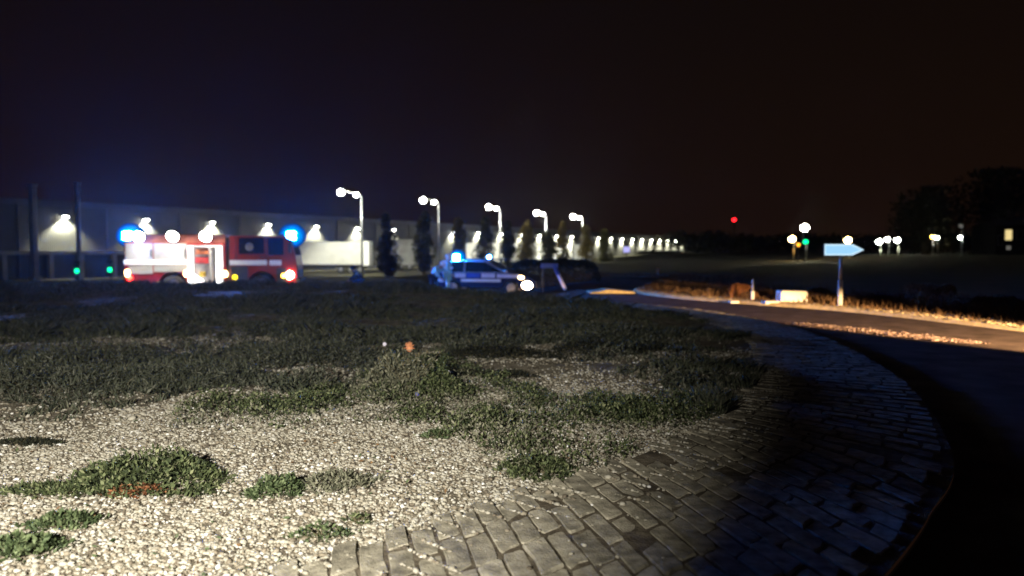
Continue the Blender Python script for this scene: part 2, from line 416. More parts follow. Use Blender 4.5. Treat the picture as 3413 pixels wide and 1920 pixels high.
# ------------------------------------------------------------------ scatter helpers
def wob(x, y, k=1.): return x + k*(.16*noise(x, y, 3.1, 4) + .08*noise(x, y, 8., 2)), y + k*(.22*noise(x, y, 2.6, 5) + .10*noise(x, y, 7., 6))
def region(pts): return [(G(x*1.325, y*1.325).x, G(x*1.325, y*1.325).y) for x, y in pts]   # positions read off the photo
WEED = region([(430,1112),(560,1106),(720,1102),(900,1092),(1100,1090),(1150,1132),(1250,1182),(1320,1232),(1420,1228),(1560,1172),(1700,1112),(1850,1062),
               (1720,1028),(1500,1005),(1380,1015),(1250,965),(1110,915),(960,905),(900,990),(720,1035),(600,1015),(430,1062)])
GRAV = region([(-400,1640),(-400,1085),(100,1082),(280,1062),(400,1030),(520,990),(620,975),(760,1020),(900,1000),(1130,930),(1420,905),(1560,960),(1700,1020),(1850,1062),(1700,1120),(1560,1175),(1400,1232),(1100,1340),(850,1449),(600,1640)])
BARE = [(region([(1130,950),(1180,920),(1400,905),(1520,950),(1640,1000),(1500,1003),(1380,1010),(1250,960)])),
        (region([(330,1030),(480,960),(620,935),(720,950),(600,1010),(420,1058)]))]
def pebbles(name, P, sz, m, kind='stuff', label=None):
    t = (1+5**.5)/2
    ico = np.array([(-1,t,0),(1,t,0),(-1,-t,0),(1,-t,0),(0,-1,t),(0,1,t),(0,-1,-t),(0,1,-t),(t,0,-1),(t,0,1),(-t,0,-1),(-t,0,1)], float); ico /= np.linalg.norm(ico[0])
    fc = np.array([(0,11,5),(0,5,1),(0,1,7),(0,7,10),(0,10,11),(1,5,9),(5,11,4),(11,10,2),(10,7,6),(7,1,8),(3,9,4),(3,4,2),(3,2,6),(3,6,8),(3,8,9),(4,9,5),(2,4,11),(6,2,10),(8,6,7),(9,8,1)])
    n = len(P)
    jit = ico[None]*(1 + rng.normal(0, .13, (n, 12, 1)))
    ax = np.stack([rng.uniform(.75, 1.35, n), rng.uniform(.65, 1.05, n), rng.uniform(.42, .75, n)], 1)
    v = jit*ax[:, None]*sz[:, None, None]
    an = rng.uniform(0, 6.28, n); tl = rng.normal(0, .35, n)
    y2 = v[..., 1]*np.cos(tl)[:, None] - v[..., 2]*np.sin(tl)[:, None]; z2 = v[..., 1]*np.sin(tl)[:, None] + v[..., 2]*np.cos(tl)[:, None]
    x3 = v[..., 0]*np.cos(an)[:, None] - y2*np.sin(an)[:, None]; y3 = v[..., 0]*np.sin(an)[:, None] + y2*np.cos(an)[:, None]
    v = np.stack([x3, y3, z2], 2) + P[:, None]
    f = fc[None] + (np.arange(n)*12)[:, None, None]
    o = npmesh(name, v.reshape(-1, 3), f.reshape(-1, 3), m, smooth=True); return tag(o, label, None, None, kind)
def leaves(P, D, ln, wd, fold=.25):
    """leaf quads at P pointing along D"""
    n = len(P); D = D/np.linalg.norm(D, axis=1)[:, None]
    up = rng.normal(0, 1, (n, 3)); up[:, 2] += .6
    Sd = np.cross(D, up); Sd /= np.linalg.norm(Sd, axis=1)[:, None]+1e-9
    Nn = np.cross(Sd, D)
    mid = P + D*ln[:, None]*.5 + Nn*(ln*fold*.4)[:, None]
    a = mid + Sd*wd[:, None]*.5; b = mid - Sd*wd[:, None]*.5; c = P + D*ln[:, None]
    V = np.stack([P, a, c, b], 1).reshape(-1, 3); i = np.arange(n)*4
    return V, np.c_[i, i+1, i+2, i+3]

# gravel
n = 215000
x = rng.uniform(-6.3, 3.4, n); y = 2.9 + 8.6*rng.beta(1.0, 1.9, n)
ok = inside(inner_s, x, y) & inside(GRAV, *wob(x, y, 1.1)) & (np.abs(x) < .72*y + 1.5)
x, y = x[ok], y[ok]
dn = 1 - .85*sstep(6.6, 9, y); dn = dn*np.clip(1.05 + .9*noise(x, y, 2.2, 2) + .5*noise(x, y, 6., 5), .06, 1); ok = rng.random(len(x)) < dn; x, y = x[ok], y[ok]
sz = rng.lognormal(math.log(.0092), .40, len(x)).clip(.003, .020)
P = np.c_[x, y, isl_z(x, y) + sz*.25]
pebbles('gravel', P, sz, M['pebble'])
n = 60000; x = rng.uniform(-9, 4, n); y = rng.uniform(6.5, 13.5, n)
ok = inside(inner_s, x, y) & (np.abs(x) < .7*y) & (noise(x, y, 1.3, 7) + .5*noise(x, y, 4., 3) + rng.normal(0, .25, n) > .05); x, y = x[ok], y[ok]
sz = rng.lognormal(math.log(.013), .35, len(x)); pebbles('far_gravel', np.c_[x, y, isl_z(x, y) + sz*.2], sz, M['pebble'])
# dead leaves and seedlings lying about on the gravel
n = 1500; x = rng.uniform(-5, 1.5, n); y = 3 + 4.5*rng.random(n); ok = inside(GRAV, x, y) & (noise(x, y, 2.4, 6) + rng.normal(0, .3, n) > .1); x, y = x[ok], y[ok]
D = rng.normal(0, 1, (len(x), 3)); D[:, 2] = np.abs(D[:, 2])*.35; V, Q = leaves(np.c_[x, y, isl_z(x, y)+.018], D, .032*rng.uniform(.5, 1.5, len(x)), .012*rng.uniform(.5, 1.5, len(x)))
h2 = len(V)//8*4; tag(npmesh('leaf_litter', V[:h2], Q[:h2//4], M['litter']), kind='stuff'); tag(npmesh('seedlings', V[h2:], Q[h2//4:]-h2, M['green']), kind='stuff')
# loose pebbles spilled over the setts
n = 15000; k = rng.integers(0, NI, n*4); off = np.abs(rng.normal(0, .36, n*4)) - .10
P2 = inner[k] + nor[k]*off[:, None]; ok = (P2[:, 1] < 9.5) & (P2[:, 1] > 2.2) & (P2[:, 0] > -3)
P2 = P2[ok][:n]; cl = noise(P2[:, 0], P2[:, 1], 6., 4); P2 = P2[cl + rng.normal(0, .25, len(P2)) > .06]
sz = rng.lognormal(math.log(.0095), .40, len(P2)).clip(.003, .02)
pebbles('spilled_pebbles', np.c_[P2, za(P2[:, 0], P2[:, 1]) + sz*.2], sz, M['pebble'])

# weedy ground cover
def cover(name, poly, n, hmax, ln, wd, m, thr=-.25, seed=5, up=.5, extra=None):
    pa = np.array(poly); x = rng.uniform(pa[:, 0].min(), pa[:, 0].max(), n); y = rng.uniform(pa[:, 1].min(), pa[:, 1].max(), n)
    ok = inside(poly, *wob(x, y, 1.2)) & inside(inner_s, x, y); x, y = x[ok], y[ok]
    nz = noise(x, y, 3.2, seed); nz2 = noise(x, y, 9., seed+1); ok = nz + .5*nz2 + rng.normal(0, .22, len(x)) > thr; x, y, nz = x[ok], y[ok], nz[ok]
    h = hmax*np.clip(.45 + .5*nz + .35*nz2[ok], .15, 1.2)*rng.uniform(.05, 1, len(x))
    D = rng.normal(0, 1, (len(x), 3)); D[:, 2] = np.abs(D[:, 2])*.7 + up
    V, Q = leaves(np.c_[x, y, isl_z(x, y)+h], D, ln*rng.uniform(.6, 1.4, len(x)), wd*rng.uniform(.6, 1.4, len(x)))
    return V, Q
V, Q = cover('weeds', WEED, 90000, .20, .034, .016, M['leaf'], .10)
V2, Q2 = cover('weeds', WEED, 22000, .25, .036, .014, M['olive'], .05, 9)
SCRUB = region([(-300,1000),(-300,1085),(100,1080),(280,1058),(400,1025),(560,975),(700,1030),(900,985),(1000,900),(1120,905),(1400,900),(1700,1000),(1860,1050),(1800,930),(1700,850),(1400,820),(900,830),(500,870),(200,930)])
V3, Q3 = cover('scrub', SCRUB, 150000, .26, .05, .020, M['olive'], .42, 3)
tag(npmesh('scrub', V3, Q3, M['scrub']), kind='stuff')
tag(npmesh('low_weeds', V, Q, M['leaf']), kind='stuff'); tag(npmesh('dry_weeds', V2, Q2, M['olive']), kind='stuff')

# grass over the rest of the island and the verge
n = 620000
yy = 5.2 + 24*rng.beta(1.05, 1.9, n); xx = rng.uniform(-.80, .36, n)*yy*1.02 - .1
ok = inside(inner_s, xx, yy) & ~inside(GRAV, *wob(xx, yy, .8))
for bp_ in BARE: ok &= ~(inside(bp_, *wob(xx, yy, 1.2)) & (rng.random(n) < .6))
xx, yy = xx[ok], yy[ok]
nz = .8*noise(xx, yy, 1.0, 6) + .45*noise(xx, yy, 2.6, 7) + .35*noise(xx, yy, 7., 4); ok = nz + rng.normal(0, .22, len(xx)) > .32 - .62*sstep(10, 17, yy); xx, yy, nz = xx[ok], yy[ok], nz[ok]
h = np.clip(.055 + .20*nz, .02, .40)*rng.uniform(.5, 1.4, len(xx))*(1+.25*sstep(10, 20, yy))
lean = rng.normal(0, .5, (len(xx), 2)) + np.c_[.1+.5*noise(xx, yy, .8, 8), .4*noise(xx, yy, .9, 5)]
wd = rng.uniform(.003, .006, len(xx))*(1 + .06*yy)
th = rng.uniform(0, 3.14, len(xx)); sx, sy = np.cos(th)*wd, np.sin(th)*wd
z0 = isl_z(xx, yy) - .01
B0 = np.c_[xx-sx, yy-sy, z0]; B1 = np.c_[xx+sx, yy+sy, z0]
Mx = np.c_[xx+lean[:, 0]*h*.4, yy+lean[:, 1]*h*.4, z0+h*.62]
T = np.c_[xx+lean[:, 0]*h*1.1, yy+lean[:, 1]*h*1.1, z0+h]
m0 = Mx - np.c_[sx, sy, sx*0]*.7; m1 = Mx + np.c_[sx, sy, sx*0]*.7
V = np.stack([B0, B1, m1, T, m0], 1).reshape(-1, 3); i = np.arange(len(xx))*5
tag(npmesh('grass', V, np.c_[i, i+1, i+2, i+3, i+4], M['blade']), kind='stuff')
# verge grass beyond the road on the right and behind
n = 60000
k = rng.integers(0, NI, n); s = 1.012 + np.abs(rng.normal(0, .16, n)); p = cen + (verge_m[k]-cen)*s[:, None]
ok = (p[:, 1] > 12) & (p[:, 0] > 3.5) & (p[:, 1] < 60); p = p[ok]; s = s[ok]
h = rng.uniform(.05, .22, len(p))*(.5 + sstep(1.015, 1.06, s)); z0 = field_z(p[:, 0], p[:, 1]) - .01
wd = rng.uniform(.008, .02, len(p)); ln_ = rng.normal(0, .4, (len(p), 2))*h[:, None]
V = np.stack([np.c_[p[:, 0]-wd, p[:, 1], z0], np.c_[p[:, 0]+wd, p[:, 1], z0], np.c_[p+ln_, z0+h]], 1).reshape(-1, 3); i = np.arange(len(p))*3
tag(npmesh('verge_grass', V, np.c_[i, i+1, i+2], M['brownleaf']), kind='stuff')

# ------------------------------------------------------------------ weed clumps near the camera
def clump(name, label, px, py, rx, ry, h, n, ln, wd, m, extra=None, group=None):
    n, ln, wd, h = int(n*1.5), ln*.74, wd*.66, h*1.3
    c = G(px, py); z = float(isl_z(c.x, c.y)); t = thing(name, label, 'weed', (c.x, c.y, z), 0, group)
    def pts(n, rx, ry, h, ox=0, oy=0, lo=0.):
        a = rng.uniform(0, 6.28, n); r = np.sqrt(rng.random(n)); ph = rng.uniform(0, 6.28, 3); r = r*(1 + .22*np.sin(2*a+ph[0]) + .18*np.sin(3*a+ph[1]) + .16*np.sin(7*a+ph[2])) + np.abs(rng.normal(0, .16, n))
        x, y = ox+rx*r*np.cos(a), oy+ry*r*np.sin(a)
        lump = np.clip(.68 + .55*noise(x+c.x, y+c.y, 16., 3), .12, 1.5)
        zz = isl_z(x+c.x, y+c.y) - z
        hh = h*np.sqrt(np.clip(1-r*r*.9, .02, 1))*lump*rng.uniform(lo, 1, n)**.6
        D = np.c_[x/rx*.5, y/ry*.5, np.full(n, .5)] + rng.normal(0, .8, (n, 3)); D[:, 2] = np.abs(D[:, 2])
        return np.c_[x, y, zz+hh], D, x, y, zz, hh
    P, D, x, y, zz, hh = pts(n, rx, ry, h)
    V, Q = leaves(P, D, ln*rng.uniform(.5, 1.4, n), wd*rng.uniform(.5, 1.4, n)); npmesh('foliage', V, Q, m, t)
    mb = MB()
    for i in range(0, n, max(1, n//26)):
        mb.tube([(x[i]*.3, y[i]*.3, 0), (x[i]*.7, y[i]*.7, zz[i]+hh[i]*.6), (x[i], y[i], zz[i]+hh[i])], [.004, .003, .002], 5)
    mb.build('stems', M['stem'], t)
    if extra:
        for nm, mm, (ex, ey, erx, ery, eh, en) in extra:
            P, D, *_ = pts(en, erx, ery, eh, ex, ey, .4); V, Q = leaves(P, D, ln*rng.uniform(.6, 1.3, en), wd*rng.uniform(.6, 1.3, en)); npmesh(nm, V, Q, mm, t)
    return t
clump('weed_clump', 'large dark green weed clump with rust orange dead leaves on the gravel', 490, 1630, .42, .30, .16, 3400, .05, .024, M['leaf'],
      [('dead_leaves', M['rust'], (.08, -.27, .17, .07, .07, 420))])
clump('weed_clump', 'low dark sprawl of weeds left of the rusty leaved clump', 170, 1668, .26, .10, .06, 800, .04, .02, M['leaf'])
clump('weed_clump', 'round fresh green weed clump in the middle of the gravel', 925, 1672, .12, .14, .12, 900, .04, .02, M['green'])
clump('weed_clump', 'greyish dry weed clump right beside the fresh green one', 1120, 1650, .19, .16, .10, 700, .045, .018, M['olive'])
clump('weed_clump', 'small green weed tuft by the left edge of the gravel', 215, 1785, .15, .09, .07, 420, .045, .024, M['green'])
clump('weed_clump', 'leafy green weed in the bottom left corner', 60, 1876, .18, .11, .09, 620, .05, .026, M['green'])
clump('weed_clump', 'small dark star shaped weed on the gravel near the dry clump', 1195, 1762, .06, .04, .045, 46, .05, .018, M['leaf'])
clump('weed_clump', 'sparse light green seedlings low in the pale gravel', 1075, 1810, .13, .07, .06, 170, .038, .02, M['green'])
clump('weed_clump', 'flat dark weed streak at the far left of the gravel', 90, 1502, .20, .08, .04, 500, .04, .02, M['darkleaf'])
clump('weed_clump', 'little green sprig against the lower edge of the weed belt', 1460, 1480, .10, .08, .07, 200, .04, .02, M['green'])
clump('weed_clump', 'bushy weed at the corner where the setts begin', 1790, 1590, .22, .16, .13, 1100, .045, .02, M['leaf'])
gs = 'feathery shrubs on the dark part of the island'
for (px_, py_, rx_, ry_, h_, n_, mm_, lb_) in (
    (1290, 1335, .22, .20, .34, 1500, 'olive', 'tall ragged grey green weed left of the thistle'),
    (1462, 1330, .24, .20, .27, 1400, 'leaf', 'tall ragged dark green weed right of the thistle'),
    (640, 1300, .75, .40, .26, 3600, 'scrub', 'broad feathery shrub above the left end of the weed belt'),
    (1010, 1225, 1.0, .5, .34, 4200, 'scrub', 'largest feathery shrub, left of the pale lilac flowers'),
    (130, 1330, .9, .45, .30, 3800, 'scrub', 'feathery grey shrub at the left edge of the picture'),
    (330, 1235, .9, .5, .32, 3600, 'scrub', 'feathery shrub behind the grey one at the left edge'),
    (1650, 1200, .7, .4, .16, 1700, 'darkleaf', 'low dark shrub behind the bare gravel patch'),
    (2050, 1190, .9, .5, .18, 2000, 'darkleaf', 'low dark shrub near the paving, right of the bare gravel'),
    (1640, 1262, .45, .10, .09, 700, 'darkleaf', 'thin dark streak of weeds across the bare gravel patch'),
    (2120, 1400, .35, .22, .13, 1200, 'leaf', 'dark weed mound at the right end of the weed belt')):
    clump('wild_shrub', lb_, px_, py_, rx_, ry_, h_, n_, .10 if mm_ == 'scrub' else .06, .016 if mm_ == 'scrub' else .026, M[mm_], None, gs)['category'] = 'shrub'
# tall thistle with seed heads
c = G(1362, 1340); z = float(isl_z(c.x, c.y)); t = thing('thistle_plant', 'tall spiny thistle with orange seed head standing in the weeds', 'thistle', (c.x, c.y, z))
mb = MB(); tops = []
top = W(1365, 1165, c.y)
for k in range(26):
    hx = rng.normal(0, .14); hy = rng.normal(0, .10); hz = rng.uniform(.16, .46)
    if k == 0: hx, hy, hz = top.x-c.x, 0, top.z-z
    mb.tube([(hx*.1, hy*.1, 0), (hx*.45, hy*.5, hz*.55), (hx, hy, hz)], [.006, .004, .003], 5); tops.append((hx, hy, hz))
mb.build('stems', M['stem'], t)
P = np.array([np.array(tp)*[f_, f_, f_] for tp in tops for f_ in np.linspace(.25, 1, 44)]); P[:, :2] += rng.normal(0, .022, (len(P), 2))
V, Q = leaves(P, rng.normal(0, 1, (len(P), 3))+[0, 0, .3], .055*rng.uniform(.5, 1.4, len(P)), .016*rng.uniform(.6, 1.3, len(P))); npmesh('foliage', V, Q, M['olive'], t)
mb = MB(); mb.ball((tops[0][0], tops[0][1], tops[0][2]+.02), (.036, .036, .045), 10, 8)
for j in range(40):
    a = rng.uniform(0, 6.28); e = rng.uniform(-.3, 1.4); d = Vector((math.cos(a)*math.cos(e), math.sin(a)*math.cos(e), math.sin(e)))
    p0 = Vector((tops[0][0], tops[0][1], tops[0][2]+.02)); mb.tube([p0+d*.03, p0+d*.06], [.004, .001], 4)
mb.build('seed_head', M['orangehead'], t)
for tp in tops[1:]: MB().ball(tp, (.012, .012, .016), 8, 6).build('bud', M['stem'], t)
def flower(px, py, Y, m, label):
    p = W(px, py, Y); z = float(isl_z(p.x, p.y)); h = p.z - z; t = thing('wild_flower', label, 'flower', (p.x, p.y, z), 0)
    MB().tube([(0.02, 0, 0), (.01, 0, h*.5), (0, 0, h)], [.004, .003, .002], 5).build('stem', M['stem'], t)
    mb = MB()
    for k in range(7):
        a = k*6.283/7; mb.ball((math.cos(a)*.014, -.004, h+math.sin(a)*.014), (.011, .006, .011), 6, 4)
    mb.ball((0, -.008, h), (.010, .008, .010), 6, 4); mb.build('petals', m, t)
    MB().ball((0, -.012, h), (.005, .004, .005), 6, 4).build('flower_eye', M['orangehead'], t)
flower(1282, 1147, 9.6, M['petal'], 'pale lilac flower above the dark grass left of the seed head')
flower(1494, 1241, 8.2, M['petal'], 'pale lilac flower at the edge of the bare gravel')
flower(1390, 1316, 7.4, M['bluepetal'], 'vivid blue flower low among the thistle leaves')

# ------------------------------------------------------------------ fire engine
SIDE_Y = 33.0; YAW = R(9)
def side_frame(px0, Y, yaw, zb):
    o = W(px0, 900, Y); o.z = zb; L = Vector((math.cos(yaw), math.sin(yaw), 0)); Nn = Vector((-math.sin(yaw), math.cos(yaw), 0))
    def T(px, py, v=0.):                       # photo position -> (along, up) on the plane v behind the near side
        d = ray(px, py); c = Vector((0, 0, CAMZ)); k = ((o + Nn*v - c).dot(Nn))/d.dot(Nn); p = c + d*k - o
        return p.dot(L), p.z
    return o, T
FZ = -.47
o, T = side_frame(415, SIDE_Y-1.0, YAW, FZ)
fe = thing('fire_engine', 'red and silver fire engine with blue beacons lit and an open locker', 'fire engine', o, YAW)
WDT = 2.35
def rect(px0, py0, px1, py1):
    u0, w1 = T(px0, (py0+py1)/2)[0], T((px0+px1)/2, py0)[1]; u1, w0 = T(px1, (py0+py1)/2)[0], T((px0+px1)/2, py1)[1]
    return u0, u1, w0, w1
def panel(name, r, m, parent, v=-.012, th=.02, bevel=.006, label=None):
    u0, u1, w0, w1 = r; ob = MB().box(u0, u1, v, v+th, w0, w1).build(name, m, parent, bevel=bevel)
    if label: ob['label'] = label
    return ob
U = lambda px: T(px, 860)[0]
Z = lambda py, px=580: T(px, py)[1]
zt, zb_ = Z(782), Z(948)
ub0, ub1, uo0, uo1 = U(415), U(752), U(624), U(745)
wc1 = U(575); wcz = .50; wr = .48
def arch_body(mb, u0, u1, z0, z1, uc, rad, y0, y1):
    pts = [(u0, z1), (u0, z0)]
    for k in range(13):
        a = math.pi - math.pi*k/12; pts.append((uc+rad*math.cos(a), max(z0, wcz+rad*math.sin(a)))) 
    pts += [(u1, z0), (u1, z1)]
    mb.prism(pts[::-1], y0, y1)
mb = MB(); arch_body(mb, ub0, uo0, .42, zt, wc1, .60, 0, WDT); mb.box(uo1, ub1, 0, WDT, .42, zt)
mb.box(uo0, uo1, 0, WDT, Z(819), zt).box(uo0, uo1, .7, WDT, .42, Z(819)).box(uo0, uo1, 0, .7, .42, .50)
body = mb.build('body', M['red'], fe)
panel('roof_rail', rect(420, 783, 750, 809), M['darkred'], fe)
for a_, b_ in ((418, 509), (513, 623)):
    s_ = panel('roller_shutter', rect(a_, 811, b_, 866), M['alu'], fe, -.016, .03)
    r_ = rect(a_, 811, b_, 866); MB().box(r_[1]-.09, r_[1]-.03, -.05, -.016, r_[2]+.12, r_[2]+.42).build('shutter_handle', M['dark'], s_)
panel('lower_panel', rect(428, 884, 509, 913), M['alu'], fe, -.016, .03)
panel('lower_panel', rect(513, 884, 623, 906), M['alu'], fe, -.016, .03)
panel('reflective_stripe', rect(413, 866, 624, 883), M['white'], fe, -.028, .02)
# locker interior
mb = MB().box(uo0+.02, uo1-.02, .64, .66, .52, Z(822)).box(uo0+.02, uo1-.02, .12, .62, Z(880)-.015, Z(880)+.015).box(uo0+.02, uo1-.02, .12, .62, Z(850)-.012, Z(850)+.012)
mb.build('locker_lining', M['grey'], fe)
MB().box(U(697), U(703), -.02, .60, .52, Z(822)).build('locker_divider', M['galv'], fe)
MB().box(U(625), U(744), -.025, .02, Z(823), Z(817)).build('locker_trim', M['galv'], fe)
for a_, b_, y0, y1 in ((628, 645, 822, 946), (722, 741, 824, 944)):
    r_ = rect(a_, y0, b_, y1); m_ = (r_[0]+r_[1])/2
    MB().tube([(m_, -.05, r_[2]), (m_, -.05, r_[3])], (r_[1]-r_[0])/2, 12).build('strip_light', M['strip'], fe, True)
r_ = rect(645, 922, 668, 944); MB().prism([(r_[0], r_[2]), (r_[1]+.15, r_[2]+.1), (r_[0], r_[3]+.12)], -.04, .02).build('step_board', M['strip'], fe)
MB().ball((U(621), -.05, Z(912)), (.10, .05, .14)).build('side_lamp', M['step'], fe, True)
MB().ball((U(750), -.05, Z(914)), (.10, .05, .13)).build('side_lamp', M['step'], fe, True)
# cab
czt = Z(786, 870); uc0, uc1 = U(765), U(990)
prof = [(uc0, .55), (uc0, czt), (U(945), czt), (U(968), czt-.10), (U(984), Z(850, 900)), (uc1, Z(885, 900)), (uc1, .42), (U(915), .42)]
for k in range(11):
    a = math.pi*k/10; prof.append((U(872)+.60*math.cos(a), wcz+.60*math.sin(a)))
prof += [(U(820), .55)]
MB().prism(prof[::-1], 0, WDT).build('cab', M['red'], fe, bevel=.03)
MB().box(ub1, uc0, .08, WDT-.08, .5, zt-.1).build('cab_joint', M['dark'], fe)
r_ = rect(795, 792, 880, 846); w_ = panel('cab_window', r_, M['glass'], fe, -.014, .02, .03)
cx_, cz_ = U(832), Z(823, 832)
MB().lathe_y((cx_, -.022, cz_), [(.001, -.006), (.15, -.004), (.17, 0), (.17, .02)], 20).build('round_emblem', M['seat'], w_)
r2 = rect(893, 793, 945, 850); panel('door_window', r2, M['glass'], fe, -.014, .02, .03)
MB().prism([(U(969), czt-.12), (U(985)-.004, Z(851, 900)), (U(985)+.012, Z(851, 900)), (U(969)+.016, czt-.12)], .12, WDT-.12).build('windscreen', M['glass'], fe)
panel('cab_door_seam', rect(786, 790, 788, 930), M['dark'], fe, -.005, .02, 0)
panel('cab_door_seam', rect(886, 790, 888, 900), M['dark'], fe, -.005, .02, 0)
panel('door_handle', rect(868, 855, 878, 859), M['dark'], fe, -.05, .05, .01)
MB().box(uc1-.02, uc1+.03, .35, WDT-.35, .80, 1.15).build('grille', M['dark'], fe)
panel('cab_stripe', rect(765, 867, 890, 884), M['white'], fe, -.028, .02)
panel('cab_stripe', rect(898, 867, 938, 884), M['white'], fe, -.028, .02)
panel('cab_skirt', rect(768, 888, 826, 935), M['dark'], fe, -.018, .02)
panel('cab_step', rect(922, 895, 955, 955), M['dark'], fe, -.018, .02)
MB().box(uc1-.05, uc1+.14, -.01, WDT+.01, .40, .78).build('bumper', M['dark'], fe, bevel=.03)
m_ = MB().tube([(U(962), -.02, czt-.15), (U(968), -.28, czt-.2), (U(968), -.3, czt-.35)], .018, 6); m_.box(U(964), U(974), -.40, -.24, czt-.72, czt-.32); m_.build('mirror', M['dark'], fe)
MB().box(.25, uc1-.3, .5, WDT-.5, .36, .60).build('chassis', M['dark'], fe)
def wheel(parent, u, v, z, r, w, side=-1, rim=None):
    t_ = MB().lathe_y((u, v, z), [(r*.58, -w/2), (r*.9, -w/2), (r, -w/2+.05), (r, w/2-.05), (r*.9, w/2), (r*.58, w/2)], 28).build('wheel', M['black'], parent, True)
    mb = MB().lathe_y((u, v, z), [(.001, -w/2+.05), (r*.25, -w/2+.03), (r*.28, -w/2+.09), (r*.5, -w/2+.07), (r*.59, -w/2), (r*.59, w/2)], 20)
    for k in range(8):
        a = k*math.pi/4; mb.ball((u+r*.38*math.cos(a), v-w/2+.06, z+r*.38*math.sin(a)), .025, 6, 4)
    mb.build('rim', rim or M['grey'], t_, True); return t_
for u_ in (wc1, U(872)):
    for v_ in (.17, WDT-.17): wheel(fe, u_, v_, wcz, wr, .30)
MB().ball((U(527), -.03, Z(941)), (.06, .04, .06)).build('side_marker', lamp_mat('dim_marker', (.8, .85, .5), .6, False), fe, True)
MB().ball((U(782), -.03, Z(925, 782)), (.105, .05, .115)).build('side_marker', M['yellow'], fe, True)
MB().ball((U(944), -.03, Z(919, 944)), (.08, .05, .09)).build('indicator', M['amber'], fe, True)
MB().ball((U(966), -.06, Z(917, 966)), (.16, .08, .17)).build('headlight', M['head'], fe, True)
MB().ball((U(424), -.03, Z(910)), (.10, .06, .15)).build('tail_light', M['step'], fe, True)
MB().ball((U(432), -.03, Z(926)), (.10, .06, .10)).build('tail_light', M['redl'], fe, True)
def beacon(parent, u, v, z, r=.19, h=.34, m='beacon'):
    b_ = MB().tube([(u, v, z-h/2-.08), (u, v, z-h/2)], r*1.15, 16).build('beacon', M['dark'], parent)
    MB().tube([(u, v, z-h/2), (u, v, z+h*.3), (u, v, z+h*.45), (u, v, z+h/2)], [r, r, r*.8, r*.3], 16).build('beacon_lens', M[m], b_, True)
    MB().ball((u, v+r*2.1, z), (r*3.1, r*.9, r*2.8), 24, 14).build('beacon_halo', M['halo'], b_, True); return b_  # added glowing ellipsoid shaped as the glare round the lens, not a housing
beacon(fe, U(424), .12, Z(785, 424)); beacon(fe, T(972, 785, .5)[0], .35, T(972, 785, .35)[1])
MB().box(U(930), U(985), .1, WDT-.1, czt-.02, czt+.08).build('light_bar', M['dark'], fe)
for px_ in (470, 583, 692):
    u_, z_ = U(px_), Z(789, px_); nrm = Vector((0, -.87, -.5)); c_ = Vector((u_, -.30, z_))
    hd = MB().tube([c_-nrm*.12, c_-nrm*.01], [.14, .23], 16); hd.tube([(u_, .02, z_+.03), (u_, -.2, z_+.06)], .025, 6); hd = hd.build('scene_light', M['dark'], fe)
    MB().tube([c_-nrm*.008, c_+nrm*.02], [.22, .19], 16).build('lamp_lens', M['flood'], hd)
# equipment standing in the locker
def case(label, px0, py0, px1, py1, m, v0=.10, v1=.45):
    u0, u1, w0, w1 = rect(px0, py0, px1, py1)
    loc = fe.matrix_basis @ Vector(((u0+u1)/2, (v0+v1)/2, w0)); loc = Matrix.Translation(o) @ Matrix.Rotation(YAW, 4, 'Z') @ Vector(((u0+u1)/2, (v0+v1)/2, w0))
    t_ = thing('equipment_case', label, 'case', loc, YAW, 'equipment in the fire engine locker'); a, b, c = (u1-u0)/2, (v1-v0)/2, w1-w0
    MB().box(-a, a, -b, b, 0, c*.7).build('case_body', m, t_, bevel=.02); MB().box(-a-.005, a+.005, -b-.005, b+.005, c*.7+.003, c).build('lid', m, t_, bevel=.02)
    MB().tube([(-.1, -b-.012, c*.55), (-.1, -b-.04, c*.55), (.1, -b-.04, c*.55), (.1, -b-.012, c*.55)], .01, 6).build('handle', M['dark'], t_)
case('orange case on the top shelf of the open locker', 650, 829, 693, 848.5, M['case_o'])
case('dark red case on the middle shelf of the open locker', 649, 857, 693, 878.5, M['case_r'])
case('small yellow case at the bottom of the open locker', 662, 906, 680, 923, M['case_y'], .1, .35)

# ------------------------------------------------------------------ car beside the fire engine
CZ = -.33
co, CT = side_frame(1437, 32.6, R(-13), CZ)
car = thing('car', 'emergency car washed in blue light with pale side stripe and warm headlight', 'car', co, R(-13))
cu = lambda px: CT(px, 920)[0]
cz = lambda py: CT(1610, py)[1]
CW = 1.72
L0, L1 = cu(1437), cu(1790); rt = cz(868)
belt = cz(909)
prof = [(L0+.02, .28), (L0, belt-.12), (L0+.10, belt), (L1-1.15, belt), (L1-.30, belt-.16), (L1-.03, belt-.32), (L1, .30), (cu(1703)+.37, .24)]
def arcp(uc, r=.35): return [(uc+r*math.cos(a), max(.24, .31+r*math.sin(a))) for a in [math.pi*k/10 for k in range(11)]]
prof += arcp(cu(1703)) + arcp(cu(1510))
MB().prism(prof[::-1], 0, CW).build('body', M['carblue2'], car, bevel=.025)
roofp = [(L0+.16, belt), (L0+.42, rt-.06), (L0+.75, rt), (L0+2.35, rt-.01), (L1-1.25, belt)]
mb = MB(); i0, i1 = .10, CW-.10
vs = [(u, (0.02 if z < belt+.01 else .17), z) for u, z in roofp] + [(u, CW-(0.02 if z < belt+.01 else .17), z) for u, z in roofp]
mb.add(vs, [(4,3,2,1,0), (5,6,7,8,9)] + [(k, k+1, k+6, k+5) for k in range(4)]); mb.build('roof', M['carpaint'], car, bevel=.03)
